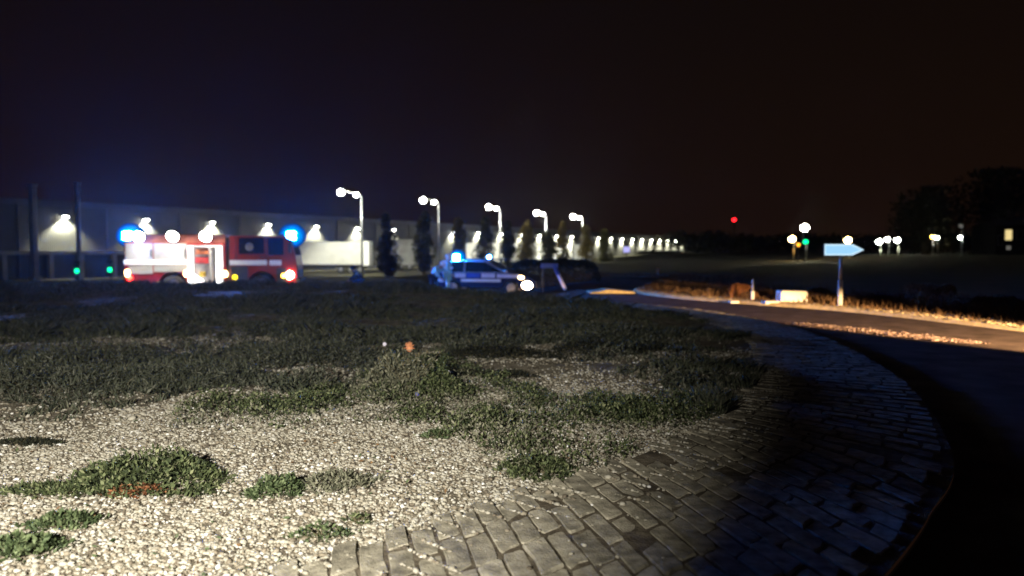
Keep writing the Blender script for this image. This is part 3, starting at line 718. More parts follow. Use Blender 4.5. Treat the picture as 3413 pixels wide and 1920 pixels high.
def glassp(pts, name='side_window'):
    mb = MB(); f = lambda z: .02 + (z-belt)/(rt-belt)*.15
    mb.add([(u, f(z)-.012, z) for u, z in pts] + [(u, f(z)+.01, z) for u, z in pts], [tuple(range(len(pts)))[::-1], tuple(range(len(pts), 2*len(pts)))] + [(k, (k+1) % len(pts), (k+1) % len(pts)+len(pts), k+len(pts)) for k in range(len(pts))])
    mb.build(name, M['glass'], car)
glassp([(L0+.55, belt+.03), (L0+.68, rt-.07), (L0+1.40, rt-.06), (L0+1.40, belt+.03)])
glassp([(L0+1.48, belt+.03), (L0+1.48, rt-.06), (L0+2.30, rt-.07), (L1-1.45, belt+.03)])
for k, (a_, b_) in enumerate(((1516, 1552), (1556, 1600), (1604, 1650))):
    pb = CT(1600, 911)[1], CT(1600, 926)[1]; MB().box(cu(a_), cu(b_), -.012, .01, pb[1], pb[0]).build('side_panel', M['carblue' if k % 2 else 'lav'], car)
MB().box(cu(1656), cu(1730), -.012, .01, cz(926), cz(913)).build('side_panel', M['lav'], car)
MB().box(cu(1536), cu(1669), -.014, .01, cz(940), cz(930)).build('sill_stripe', M['white'], car)
MB().box(L0-.03, cu(1482), -.02, .2, cz(941), cz(930)).build('bumper_stripe', M['white'], car, bevel=.02)
for u_ in (cu(1510), cu(1703)):
    for v_ in (.1, CW-.1): wheel(car, u_, v_, .31, .31, .20, rim=M['lav'])
MB().ball((cu(1757), -.01, cz(950)), (.22, .06, .16)).build('headlight', M['head'], car, True)
MB().ball((cu(1737), -.01, cz(924)), (.12, .04, .07)).build('indicator', M['step'], car, True)
MB().ball((L0+.02, .1, cz(900)), (.05, .06, .09)).build('tail_light', M['redl'], car, True).data.materials[0] = M['case_r']
m_ = MB().tube([(cu(1690), -.01, belt+.02), (cu(1689), -.1, belt+.05)], .015, 6); m_.ball((cu(1688), -.15, belt+.08), (.07, .10, .06)); m_.build('mirror', M['carpaint'], car, True)
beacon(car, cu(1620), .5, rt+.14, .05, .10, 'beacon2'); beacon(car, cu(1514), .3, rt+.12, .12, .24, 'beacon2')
MB().box(cu(1545), cu(1680), .3, CW-.3, rt+.015, rt+.055).build('roof_bar', M['dark'], car)

# folding barrier to the right of the car
bo, BT = side_frame(1800, 31.2, 0., float(zr(2, 31.2)))
fb = thing('folding_barrier', 'blue lit folding barrier with slanted pale footed leg right of the car', 'barrier', bo)
P_ = lambda px, py: (BT(px, py)[0], BT(px, py)[1])
(ax, az), (bx, bz) = P_(1803, 893), P_(1860, 880)
MB().box(ax, bx, -.02, .02, bz-.16, bz+.02).build('board', M['carblue'], fb, bevel=.01)
(cx_, cz2), (dx_, dz2) = P_(1845, 882), P_(1884, 966)
def legs(v):
    MB().tube([(cx_, .03, cz2), (cx_*.6+dx_*.4, .03+v*.4, cz2*.6+dz2*.4)], .075, 8).build('leg', M['carblue'], fb)
    MB().tube([(cx_*.6+dx_*.4, .03+v*.4, cz2*.6+dz2*.4), (dx_, .03+v, dz2)], .07, 8).build('leg_foot', M['lav'], fb)
legs(-.05)
(ex_, ez2) = P_(1806, 966); MB().tube([(ax+.1, .05, az), (ex_+.05, .45, .02)], .04, 8).build('leg', M['dark'], fb)

# ------------------------------------------------------------------ people
def skin_mesh(name, joints, edges, m, parent, root=0, sub=1):
    me = bpy.data.meshes.new(name); me.from_pydata([j[0] for j in joints], edges, []); me.materials.append(m)
    ob = bpy.data.objects.new(name, me); COL.objects.link(ob); ob.parent = parent
    md = ob.modifiers.new('skin', 'SKIN'); md.use_smooth_shade = True
    for i, j in enumerate(joints):
        sv = me.skin_vertices[0].data[i]; r = j[1]; sv.radius = r if hasattr(r, '__len__') else (r, r); sv.use_root = (i == root)
    sb = ob.modifiers.new('smooth', 'SUBSURF'); sb.levels = sb.render_levels = sub
    return ob
def person(label, loc, rotz, J, jacket, trousers, helmet, bands=None, group=None):
    """J: dict of joints; x is the person's left, -y is forward"""
    t = thing('person', label, 'person', loc, rotz, group)
    names = ['pelvis', 'waist', 'chest', 'neck', 'head', 'crown', 'nose']; rad = [.13, .12, .145, .055, .085, .07, .02]
    jt = [(J[n], r) for n, r in zip(names, rad)]; ed = [(0,1),(1,2),(2,3),(3,4),(4,5),(4,6)]
    arms = []; legs_ = []
    for s in 'lr':
        b = len(jt)
        jt += [(J['sh'+s], .062), (J['el'+s], .047), (J['wr'+s], .030), (J['pa'+s], (.042, .022))]; ed += [(2, b), (b, b+1), (b+1, b+2), (b+2, b+3)]
        arms.append(b)
        w_, p_ = Vector(J['wr'+s]), Vector(J['pa'+s]); d = (p_-w_).normalized(); sd = d.cross(Vector((0, 1, .2))).normalized(); fw = sd.cross(d)
        for k, ln in enumerate((.075, .085, .08, .062)):
            q = len(jt); off = sd*(-.030+.02*k)
            jt += [(p_+off+d*.03, .010), (p_+off+d*(.03+ln*.5)+fw*.012, .009), (p_+off+d*(.03+ln*.85)+fw*.035, .008)]; ed += [(b+3, q), (q, q+1), (q+1, q+2)]
        q = len(jt); jt += [(p_-sd*.045+fw*.015, .011), (p_-sd*.055+d*.04+fw*.03, .009)]; ed += [(b+3, q), (q, q+1)]
        b = len(jt); jt += [(J['hi'+s], .092), (J['kn'+s], .062), (J['an'+s], .042), (J['to'+s], .034)]; ed += [(0, b), (b, b+1), (b+1, b+2), (b+2, b+3)]; legs_.append(b)
    skin_mesh('body', jt, ed, M['skin'], t)
    g = .028
    jj = [(J['pelvis'], .16), (J['waist'], .15), (J['chest'], .175), (Vector(J['chest']).lerp(Vector(J['neck']), .75), .075)]; je = [(0,1),(1,2),(2,3)]
    for s in 'lr':
        b = len(jj); jj += [(J['sh'+s], .09), (J['el'+s], .073), (Vector(J['el'+s]).lerp(Vector(J['wr'+s]), .9), .052)]; je += [(2, b), (b, b+1), (b+1, b+2)]
    jk = skin_mesh('jacket', jj, je, jacket, t)
    tj = [(J['pelvis'], .155)]; te = []
    for s in 'lr':
        b = len(tj); tj += [(J['hi'+s], .115), (J['kn'+s], .085), (Vector(J['kn'+s]).lerp(Vector(J['an'+s]), .93), .068)]; te += [(0, b), (b, b+1), (b+1, b+2)]
    skin_mesh('trousers', tj, te, trousers, t)
    for s in 'lr':
        a_, to = Vector(J['an'+s]), Vector(J['to'+s])
        skin_mesh('boot', [(a_+Vector((0, 0, .10)), .062), (a_, .058), (a_.lerp(to, .5)-Vector((0, 0, .01)), .052), (to, .046)], [(0,1),(1,2),(2,3)], M['black'], t)
    h_, c_ = Vector(J['head']), Vector(J['crown']); up = (c_-h_).normalized(); mid = h_.lerp(c_, .45)
    mb = MB(); mb.ball((mid.x, mid.y, mid.z+.02), (.125, .14, .12), 14, 8); mb.tube([(mid.x, mid.y-.02, mid.z+.0), (mid.x, mid.y-.02, mid.z+.02)], [.165, .15], 14); mb.build('helmet', helmet, t, True)
    nz_, hd = Vector(J['nose']), Vector(J['head']); f = (nz_-hd).normalized(); sx = f.cross(Vector((0, 0, 1))).normalized()
    for s in (-1, 1): MB().ball(hd + f*.082 + sx*s*.033 + Vector((0, 0, .02)), .012, 6, 4).build('eye', M['black'], t)
    for (p0, p1, r) in (bands or []):
        a_, b_ = Vector(J[p0[0]]).lerp(Vector(J[p0[1]]), p0[2]), None
        ax_ = (Vector(J[p0[1]])-Vector(J[p0[0]])).normalized(); MB().tube([a_-ax_*p1, a_+ax_*p1], r, 14, False).build('reflective_band', M['white'], t, True)
    return t
def vdict(**k): return {a: Vector(b) for a, b in k.items()}
stand = vdict(pelvis=(0,0,.93), waist=(0,-.02,1.12), chest=(0,-.03,1.33), neck=(0,-.04,1.50), head=(0,-.06,1.60), crown=(0,-.05,1.72), nose=(0,-.19,1.60),
    shl=(.19,-.02,1.41), ell=(.27,.0,1.15), wrl=(.24,-.18,.97), pal=(.23,-.25,.93), shr=(-.19,-.02,1.41), elr=(-.27,.02,1.15), wrr=(-.25,-.14,.95), par=(-.24,-.20,.90),
    hil=(.10,0,.90), knl=(.12,-.03,.50), anl=(.13,.03,.10), tol=(.14,-.15,.05), hir=(-.10,0,.90), knr=(-.12,.0,.50), anr=(-.13,.06,.10), tor=(-.14,-.12,.05))
bend = vdict(pelvis=(0,.06,.86), waist=(0,-.05,1.03), chest=(0,-.22,1.19), neck=(0,-.35,1.28), head=(0,-.44,1.33), crown=(0,-.50,1.43), nose=(0,-.55,1.27),
    shl=(.19,-.27,1.22), ell=(.26,-.36,.95), wrl=(.20,-.52,.80), pal=(.19,-.58,.76), shr=(-.19,-.27,1.22), elr=(-.26,-.34,.95), wrr=(-.22,-.50,.82), par=(-.21,-.56,.78),
    hil=(.10,.05,.84), knl=(.13,-.06,.47), anl=(.13,.06,.10), tol=(.14,-.12,.05), hir=(-.10,.05,.84), knr=(-.13,-.02,.47), anr=(-.13,.10,.10), tor=(-.14,-.08,.05))
crouch = vdict(pelvis=(0,.10,.42), waist=(0,.03,.60), chest=(0,-.14,.80), neck=(0,-.24,.95), head=(0,-.30,1.04), crown=(0,-.31,1.16), nose=(0,-.43,1.02),
    shl=(.19,-.16,.86), ell=(.25,-.32,.62), wrl=(.16,-.50,.50), pal=(.13,-.56,.46), shr=(-.19,-.16,.86), elr=(-.26,-.30,.62), wrr=(-.16,-.48,.48), par=(-.13,-.54,.44),
    hil=(.11,.08,.40), knl=(.17,-.30,.52), anl=(.15,-.06,.10), tol=(.16,-.24,.05), hir=(-.11,.08,.40), knr=(-.17,-.24,.30), anr=(-.15,.14,.12), tor=(-.15,-.02,.04))
tb = [(('pelvis','waist',.2), .035, .168), (('waist','chest',.55), .035, .180)]
p = W(1492, 900, 30.9); person('person in turquoise jacket with two white bands and pale helmet behind the car', (p.x, p.y, float(zr(p.x, p.y))), R(100), stand, M['hivis'], M['hivis'], M['white'], tb + [(('hil','knl',.75), .03, .098), (('hir','knr',.75), .03, .098)])
p = W(1447, 900, 31.2); person('person bending forward at the left end of the blue lit car', (p.x, p.y, float(zr(p.x, p.y))), R(60), bend, M['hivis'], M['navy'], M['white'], [(('shl','ell',.7), .03, .085)])
p = W(1198, 900, 37.0); person('person in dark clothing crouching in front of the white trailer', (p.x, p.y, float(zr(p.x, p.y))-.0), R(-80), crouch, M['navy'], M['navy'], M['navy'], [(('knr','anr',.5), .03, .082)])

# ------------------------------------------------------------------ warehouse
WU = Vector((.466, .885, 0)).normalized(); WN = Vector((.885, -.466, 0)).normalized()      # along the wall, out of the wall
c0, dep0 = 9.65, 79.0
wo = W(212, 722, dep0); lampz = wo.z
step = (dep0/c0)/WU.y
yaw_w = math.atan2(WU.y, WU.x)
wz = -1.45
wh = thing('warehouse', 'very long pale warehouse with a row of wall lamps along it', 'warehouse', (wo.x, wo.y, wz), yaw_w)
A0, A1 = -3.2*step, 31*step; ev = 6.2 - wz
MB().box(A0, A1, .0, 40, 0, ev).build('wall', M['wall'], wh)
MB().prism([(A0-.3, ev), (A1+.3, ev), (A1+.3, ev+.35), (A0-.3, ev+.35)], -.35, 40.3).build('roof', M['roof'], wh)
lz = lampz - wz
for n_ in range(26):
    u_ = n_*step
    wl = MB().prism([(u_-.3, lz+.25), (u_-.3, lz+.02), (u_+.3, lz+.02), (u_+.3, lz+.25)], -.55, -.003).build('wall_lamp', M['dark'], wh)
    MB().ball((u_, -.32, lz-.02), (.30, .22, .16), 8, 6).build('lamp_glass', M['wallpack'], wl, True)
    wp = Matrix.Translation((wo.x, wo.y, wz)) @ Matrix.Rotation(yaw_w, 4, 'Z') @ Vector((u_, -.62, lz-.22))
    far = n_/25
    light('SPOT', 'wall_lamp_light', wp, (5200 + 9000*far)*(1., .8, 1.1, .7, 1.2, .95, .6, 1.15, .85)[n_ % 9], (1, .97, .74), .10, wp + Vector((0, 0, -1)) - Vector((WN.x, WN.y, 0))*.34, 118, .5)
for n_ in range(-2, 11):
    u_ = (n_+.5)*step; MB().tube([(u_, -.12, .1), (u_, -.12, ev-.1)], .09, 8).build('downpipe', M['roof'], wh)
MB().box(A0, A1, -.34, -.16, ev-.22, ev-.05).build('gutter', M['roof'], wh)
for n_ in range(26, 31):
    u_ = n_*step; wl = MB().prism([(u_-.3, lz+.25), (u_-.3, lz+.02), (u_+.3, lz+.02), (u_+.3, lz+.25)], -.55, -.003).build('wall_lamp', M['dark'], wh)
    MB().ball((u_, -.32, lz-.1), (.35, .3, .28), 8, 6).build('lamp_glass', M['dimpack'], wl, True)
# dock doors, canopy line at the near end
zc = lambda py, Yd: W(212, py, Yd).z - wz
dk = zc(848, 80)
MB().box(A0, 3.6*step, -.9, -.003, dk-.02, dk+.35).build('dock_canopy', M['wall2'], wh)
def wall_u(px):                               # where along the wall a photo column falls
    d = ray(px, 800); k = (Vector((wo.x, wo.y, CAMZ)) - Vector((0, 0, CAMZ))).dot(WN)/d.dot(WN); p_ = Vector((0, 0, CAMZ)) + d*k - Vector((wo.x, wo.y, CAMZ)); return p_.dot(WU)
for a_, b_ in ((10, 95), (100, 150), (173, 247), (281, 361), (385, 440)):
    MB().box(wall_u(a_), wall_u(b_), -.06, -.003, .02, dk-.10).build('dock_door', M['door'], wh)
for px_ in (3, 160, 262, 372):
    u_ = wall_u(px_); MB().box(u_-.22, u_+.22, -.5, -.08, .0, dk-.03).build('dock_pillar', M['wall2'], wh)
MB().box(19.5*step, 25*step, -3.0, -.003, zc(838, 79)-.1, zc(838, 79)+.25).build('dock_canopy', M['wpaint'], wh)
# pilasters that rise above the roof
def mast(px, pyt, pyb, wpx, label):
    Yd = dep0 - 6; a_, b_ = W(px, pyt, Yd), W(px, pyb, Yd); hw = wpx/F*Yd/2; t_ = thing('pylon', label, 'pylon', (a_.x, a_.y, wz), yaw_w, 'pylons before the warehouse'); h = a_.z-wz
    MB().box(-hw*.6, hw*.6, -hw*.6, hw*.6, 0, h).build('shaft', M['wall2'], t_, bevel=.05)
    MB().box(-hw, hw, -hw, hw, 0, .5).build('plinth', M['wall2'], t_); MB().box(-hw*.75, hw*.75, -hw*.75, hw*.75, h+.004, h+.25).build('cap', M['wall2'], t_)
    return t_
mast(108, 622, 830, 30, 'thicker tall pylon left of the brightest wall lamp')
mast(257, 618, 800, 20, 'slimmer tall pylon right of the brightest wall lamp')
def dock_signal(px, py, label):
    p_ = W(px, py, dep0-7); t_ = thing('signal_lamp', label, 'signal lamp', (p_.x, p_.y, wz), 0, 'green dock signals'); h = p_.z-wz
    MB().tube([(0, .12, 0), (0, .12, h+.3)], .06, 8).build('post', M['dark'], t_); MB().box(-.26, .26, -.05, .08, h-.3, h+.9).build('housing', M['dark'], t_, bevel=.03)
    MB().ball((0, -.06, h), (.23, .10, .23)).build('lens', M['greenl'], t_, True)
    MB().ball((0, -.06, h+.58), (.2, .08, .2)).build('unlit_lens', M['glass'], t_, True)
dock_signal(257, 903, 'green signal lamp between two dark dock doors')
dock_signal(367, 899, 'green signal lamp just left of the fire engine')

# ------------------------------------------------------------------ trailers
def trailer(px0, px1, pyt, pyb, Yd, label, m=None, door_px=None, yaw=0., gz=-1.3):
    a_, b_ = W(px0, pyt, Yd), W(px1, pyb, Yd); t_ = thing('box_trailer', label, 'trailer', (a_.x, a_.y, gz), yaw, 'white trailers by the warehouse')
    ln = b_.x-a_.x; z1 = a_.z-gz; z0 = max(.55, b_.z-gz); m = m or M['wpaint']
    ue = ln if door_px is None else W(door_px, 800, Yd).x - a_.x
    MB().box(0, ue-.02, 0, 2.5, z0, z1).build('box', m, t_, bevel=.03)
    if door_px is not None: MB().box(ue+.02, ln, -.06, 2.5, z0-.05, z1+.06).build('rear_frame', M['white'], t_, bevel=.03)
    MB().box(-.01, ln+.01, -.012, .0-.003, z0+.02, z0+.12).build('side_rail', M['grey'], t_)
    MB().box(.4, ln-.4, .4, 2.1, z0-.25, z0-.005).build('chassis', M['dark'], t_)
    for k in range(3): wheel(t_, ln-1.2-k*1.25, .2, .42, .42, .3)
    MB().tube([(2.2, .3, 0), (2.2, .3, z0-.1)], .07, 6).build('landing_leg', M['dark'], t_)
    MB().box(2.6, ln-4.4, .1, .14, .38, z0-.26).build('side_guard', M['dark'], t_)
    return t_
trailer(850, 1231, 806, 884, 99, 'longest white trailer with a brighter end panel right of the fire engine', door_px=1207)
trailer(1262, 1392, 798, 884, 114, 'pale trailer mostly hidden behind the first two trees', M['wall2'])
trailer(1553, 1737, 811, 872, 131, 'white trailer seen between trees above the blue lit car')
trailer(1760, 1905, 812, 870, 156, 'white trailer behind the round bottomed trees right of the car')
trailer(1912, 1972, 815, 869, 168, 'shortest white trailer at the right end of the row', M['wall2'])

# ------------------------------------------------------------------ street lamps
def street_lamp(px, py, Yd, arm_px, label, m='street', group=None, power=0, r=.30, gz=None, col=(1, 1, .82), lamps=2, dy=8):
    top = W(px, py+22*88/Yd*.4, Yd); gz = float(base(top.x, top.y)) if gz is None else gz; t_ = thing('street_lamp', label, 'street lamp', (top.x, top.y, gz), 0, group)
    h = top.z-gz; hd = W(px-14*88/Yd, py, Yd); al = arm_px/F*Yd
    MB().tube([(0, 0, 0), (0, 0, h*.5), (0, 0, h)], [.13, .11, .085], 8).build('pole', M['grey'], t_, True)
    x2 = hd.x-top.x-.12; z2 = hd.z-gz
    am = MB().tube([(0, 0, h-.05), (x2*.5, 0, z2+.12), (x2-.15, 0, z2+.14)], .05, 6)
    if lamps == 2: am.tube([(x2-.15, 0, z2+.14), (x2-al, -.5, z2+.45)], .045, 6)
    am.build('arm', M['galv'], t_)
    xs = [(x2, 0, z2)] + ([(x2-al, -.6, z2 + dy/F*Yd)] if lamps == 2 else [])
    for k, (hx, hy, hz) in enumerate(xs):
        hd_ = MB().box(hx-.32, hx+.32, hy-.18, hy+.18, hz+.10, hz+.24).build('lamp_head', M['grey'], t_, bevel=.03)
        rr = r*(1.12 if k else .78)
        MB().ball((hx, hy, hz-.06), (rr, rr*.8, rr*.92), 12, 8).build('lamp_glass', M[m], hd_, True)
    if power:
        light('SPOT', 'street_lamp_light', (top.x+x2-.9, top.y-.9, gz+z2-.7), power, col, .25, (top.x+x2-.9, top.y+8, gz-1), 84, .5)
        light('POINT', 'street_lamp_glow', (top.x+x2-.5, top.y-.7, gz+z2-.9), power*.09, col, .25)
    return t_
gl = 'double headed street lamps along the warehouse yard'
street_lamp(1205, 648, 87.7, 47, 'tallest double headed street lamp beside the white trailer end', group=gl, power=11000, r=.33)
street_lamp(1462, 672, 101, 35, 'double headed street lamp above the left end of the blue lit car', group=gl, power=2200, r=.34, dy=5)
street_lamp(1667, 694, 116, 24, 'middle lamp of the five double headed street lamps', group=gl, power=14000, r=.36, dy=4)
street_lamp(1820, 712, 133, 20, 'fourth double headed street lamp from the left', group=gl, power=20000, r=.38, dy=3)
street_lamp(1942, 725, 150, 22, 'shortest double headed street lamp at the right end of the row', group=gl, power=20000, r=.42, dy=3)

# ------------------------------------------------------------------ trees
def tree(px, pyt, pyb, Yd, wpx, label, m, name='cypress_tree', cat='tree', group=None, n=3600, round_=.5, gz=None, lf=.34, shape=None, trunk=True):
    b_ = W(px, pyb, Yd); t0 = W(px, pyt, Yd); gz = float(base(b_.x, b_.y)) if gz is None else gz
    t_ = thing(name, label, cat, (b_.x, b_.y, gz), rng.uniform(0, 6.28), group); H = t0.z-gz; rw = wpx*(1.02 if shape is None else 1)/F*Yd/2
    lean = rng.normal(0, .05, 2)*H*.25
    mb = MB(); mb.tube([(0, 0, 0), (lean[0]*.5, lean[1]*.5, H*.5), (lean[0], lean[1], H*.93)], [rw*.12+.04, rw*.07+.03, .02], 7)
    for k in range(9):
        f = rng.uniform(.2, .85); a = rng.uniform(0, 6.28); rr = rw*(1-f)*.9; mb.tube([(lean[0]*f, lean[1]*f, H*f), (lean[0]*f+rr*math.cos(a), lean[1]*f+rr*math.sin(a), H*f+rr*.8)], [.04, .015], 5)
    mb.build('trunk', M['bark'], t_)
    # lumpy crown made of leaf sprays round several centres
    P = []; D = []; nc = 26
    for k in range(nc):
        f = rng.uniform(.06, .97) if shape is None else rng.uniform(*shape)
        prof_ = (min(1, (f+.08)/.30)**.7)*(1-f)**.62*1.35 if shape is None else math.sqrt(max(.05, 1-((f-.55)/.5)**2))
        a = rng.uniform(0, 6.28); rr = rw*prof_*rng.uniform(.2, .8); c_ = np.array([lean[0]*f+rr*math.cos(a), lean[1]*f+rr*math.sin(a), H*f])
        k_ = n//nc; s_ = rw*(.10+.44*prof_); q_ = rng.normal(0, 1, (k_, 3)); q_ /= np.linalg.norm(q_, axis=1)[:, None]; q_ *= (rng.random(k_)**.4)[:, None]*s_; q_[:, 2] *= 1.35
        P.append(c_+q_); D.append(q_ + rng.normal(0, .3*s_, (k_, 3)) + [0, 0, .3*s_])
    P = np.concatenate(P); D = np.concatenate(D); P[:, 2] = np.clip(P[:, 2], .05, H*1.02)
    V, Q = leaves(P, D, lf*rng.uniform(.6, 1.4, len(P)), lf*.5*rng.uniform(.6, 1.4, len(P))); npmesh('crown', V, Q, m, t_)
    return t_
gt = 'slender trees in front of the trailers'
for (px, pt, pb, Yd, w_, lb, mm) in (
    (1292, 712, 884, 83, 62, 'slim dark tree standing just right of the white trailer end', 'conif'),
    (1412, 700, 884, 91, 66, 'dark slender tree under the second street lamp', 'conif'),
    (1530, 726, 880, 99, 48, 'narrow tree with an orange lit tip above the blue lit car', 'autumn'),
    (1613, 728, 876, 105, 60, 'dark tree before the middle of the white trailer', 'conif'),
    (1692, 740, 876, 110, 44, 'dark upright tree right behind the middle street lamp', 'conif'),
    (1757, 732, 874, 117, 72, 'yellowish bushy tree, widest of the tree row', 'autumn'),
    (1826, 752, 874, 124, 54, 'tree with olive crown under the fourth street lamp', 'conif'),
    (1876, 742, 872, 131, 52, 'tree with golden tip between the two last street lamps', 'autumn'),
    (1955, 752, 870, 141, 56, 'thin brownish tree under the last street lamp', 'autumn'),
    (2016, 765, 872, 152, 44, 'faint dark tree at the right end of the tree row', 'conif')):
    tree(px, pt, pb, Yd, w_, lb, M[mm], group=gt, gz=-1.3)
# big dark trees on the right, against the sky
tree(3330, 585, 862, 160, 330, 'large dark bare looking tree at the right edge of the picture', M['darkleaf'], 'broadleaf_tree', group='dark trees beyond the road', n=4200, lf=.95, shape=(.3, .95))
tree(3085, 640, 862, 150, 230, 'dark round tree left of the one at the right edge', M['darkleaf'], 'broadleaf_tree', group='dark trees beyond the road', n=3200, lf=.9, shape=(.3, .95))
# dark clipped hedge behind the car
def hedge(px0, px1, pyt, pyb, Yd, depth, label, m, name='hedge', cat='hedge', n=5000, lf=.12, jag=.06):
    a_, b_ = W(px0, pyt, Yd), W(px1, pyb, Yd); gz = float(base((a_.x+b_.x)/2, Yd))-.05; t_ = thing(name, label, cat, ((a_.x+b_.x)/2, Yd, gz)); hw = (b_.x-a_.x)/2; H = a_.z-gz
    x = rng.uniform(-hw, hw, n); y = rng.uniform(0, depth, n); z = rng.uniform(.02, 1, n)
    sh = rng.random(n) < .6; z[sh] = 1 - np.abs(rng.normal(0, .10, sh.sum())); f2 = rng.random(n) < .5; y[f2] = np.abs(rng.normal(0, .07, f2.sum()))
    top = 1 + jag*noise(x*1.0+a_.x, y, 3., 2) + jag*.6*noise(x+a_.x, y, 9., 4); rnd = np.sqrt(np.clip(1-(np.abs(x)/hw)**9, .12, 1))
    V, Q = leaves(np.c_[x, y, np.clip(z, .02, 1)*H*top*rnd], rng.normal(0, 1, (n, 3))+[0, -.3, .4], lf*rng.uniform(.6, 1.4, n), lf*.5*rng.uniform(.6, 1.4, n)); npmesh('foliage', V, Q, m, t_)
    mb = MB()
    for k in range(max(3, int(hw*2))):
        xx_ = -hw + (k+.5)*2*hw/max(3, int(hw*2)); mb.tube([(xx_, depth/2, 0), (xx_+.05, depth/2, H*.5), (xx_-.05, depth/2, H*.8)], [.03, .02, .01], 5)
        mb.tube([(xx_, depth/2, H*.3), (xx_+.2, depth/2-.1, H*.7)], [.015, .008], 5)
    mb.tube([(-hw*.95, depth/2, .03), (hw*.95, depth/2, .03)], .02, 5); mb.build('branches', M['bark'], t_); return t_
hedge(1700, 2000, 869, 955, 37, 1.2, 'low black clipped hedge right behind the car', M['darkleaf'], n=9000)
# bushes beyond the road lit by headlights
gb = 'bushes on the verge beyond the road'
for args in ((2436, 2512, 953, 1004, 23.2, .6, 'squarish rust orange bush left of the thin post', 'orangeleaf'), (2516, 2566, 975, 1006, 22.6, .5, 'low rust orange bush right of the thin post', 'orangeleaf'),
             (2360, 2436, 962, 1000, 24.5, .8, 'dim brown bush at the left end of the lit verge', 'brownleaf'), (2690, 2780, 966, 1016, 22.6, .8, 'reddish brown scrub right of the white block', 'brownleaf'),
             (2830, 2990, 985, 1032, 21.2, 1.2, 'long low brown scrub right of the arrow sign', 'brownleaf'), (3060, 3195, 962, 1052, 18.6, 1.0, 'roundest and tallest brown bush toward the right edge', 'brownleaf'),
             (3230, 3420, 1000, 1062, 18.2, 1.0, 'dark brown scrub reaching the right edge of the picture', 'brownleaf')):
    tag(hedge(*args[:7], M[args[7]], 'bush', 'bush', n=4200, lf=.045, jag=.30), group=gb)

# ------------------------------------------------------------------ verge furniture on the right
# arrow sign
gp = G(2800, 1024, .05); sg = thing('road_sign', 'reflective arrow sign with painted in pale blue glow, pointing right on a slim pole', 'road sign', (gp.x, gp.y, float(field_z(gp.x, gp.y))))
def SP(px, py): q = W(px, py, gp.y); return q.x-gp.x, q.z-sg.location.z
(x0, z0), (x1, z1), (xt, zm) = SP(2743, 852), SP(2838, 813), SP(2876, 833)
arrow = [(x0, z0), (x1, z0), (xt, zm), (x1, z1), (x0, z1)]
MB().prism(arrow, -.07, .03).build('sign_case', M['signblack'], sg, bevel=.01)
cxm, czm = (x0+xt)/2, (z0+z1)/2
MB().prism([(cxm+(x-cxm)*.985, czm+(z-czm)*.95) for x, z in arrow], -.082, -.074).build('sign_edge', M['signedge_glow'], sg)
MB().prism([(cxm-.02+(x-cxm)*.90, czm+(z-czm)*.70) for x, z in arrow], -.090, -.084).build('sign_face', M['signglow'], sg)
_, zs = SP(2800, 935)
MB().tube([(0, .01, 0), (0, .01, zs)], .062, 12).build('pole_lit_part', M['wpaint'], sg, True)  # headlamp light on the lower pole, put in as a whiter, thicker tube
MB().tube([(0, .01, zs), (0, .01, z0+.05)], .045, 12).build('pole', M['grey'], sg, True)
# white block and slab
def block(px0, py0, px1, py1, Yd, dp, label, name, cat, m, bev=.05):
    a_, b_ = W(px0, py0, Yd), W(px1, py1, Yd); gz = float(field_z((a_.x+b_.x)/2, Yd)); gz = min(gz, b_.z); hw = (b_.x-a_.x)/2; H = a_.z-gz
    pts = [(-hw, 0), (hw*.97, 0), (hw, H*.15), (hw, H*.8), (hw*.93, H*.97), (-hw*.9, H), (-hw, H*.92)]
    return tag(thing_mesh(name, MB().prism(pts, 0, dp), m, ((a_.x+b_.x)/2, Yd, gz), bev), label, cat)
def thing_mesh(name, mb, m, loc, bev=0.):
    ob = mb.build(name, m, None, bevel=bev); ob.location = loc; return ob
block(2604, 969, 2692, 1010, 21.3, .45, 'white rectangular concrete block on the lit verge', 'concrete_block', 'block', M['wpaint'])
block(2552, 1004, 2602, 1014, 21.1, .4, 'flat white slab lying left of the concrete block', 'stone_slab', 'slab', M['wpaint'], .02)
block(2436, 1004, 2512, 1011, 22.0, .3, 'narrow pale slab at the foot of the thin post', 'stone_slab', 'slab', M['wpaint'], .02)
q_ = W(2508, 1008, 22.2); pz = float(field_z(q_.x, q_.y)); pt_ = thing('marker_post', 'thin pale post between the rust orange bushes', 'post', (q_.x, q_.y, pz)); hh_ = W(2508, 930, 22.2).z-pz
MB().tube([(0, 0, 0), (0, 0, hh_*.45)], .05, 8).build('post_base', M['wpaint'], pt_); MB().tube([(0, 0, hh_*.45), (0, 0, hh_)], .025, 8).build('post_top', M['grey'], pt_)
# small red-orange marker further back
q_ = W(2192, 915, 46); pz = float(base(q_.x, q_.y)); pt_ = thing('marker_post', 'small orange topped marker post far back in the dark field', 'post', (q_.x, q_.y, pz)); hh_ = W(2192, 897, 46).z-pz
MB().tube([(0, 0, 0), (0, 0, hh_-.2)], .05, 8).build('post', M['grey'], pt_); MB().tube([(0, 0, hh_-.2), (0, 0, hh_+.05)], .09, 8).build('reflector', M['orangehead'], pt_)
# splitter island lit by headlights
a_, b_ = W(1964, 984, 27.5), W(2118, 984, 27.5); gz = float(zr((a_.x+b_.x)/2, 27.5)); hw = (b_.x-a_.x)/2; H = W(2040, 964, 27.5).z - gz
pts = [(-hw, -.0), (hw, 0), (hw, H*.35), (hw*.5, H*.6), (0, H*.92), (-hw*.25, H), (-hw*.6, H*.55), (-hw, H*.25)]
tag(thing_mesh('traffic_island', MB().prism(pts, -.3, .9), M['sand'], ((a_.x+b_.x)/2, 27.5, gz), .03), 'sandy low traffic island lit orange in the road right of the car', 'traffic island')

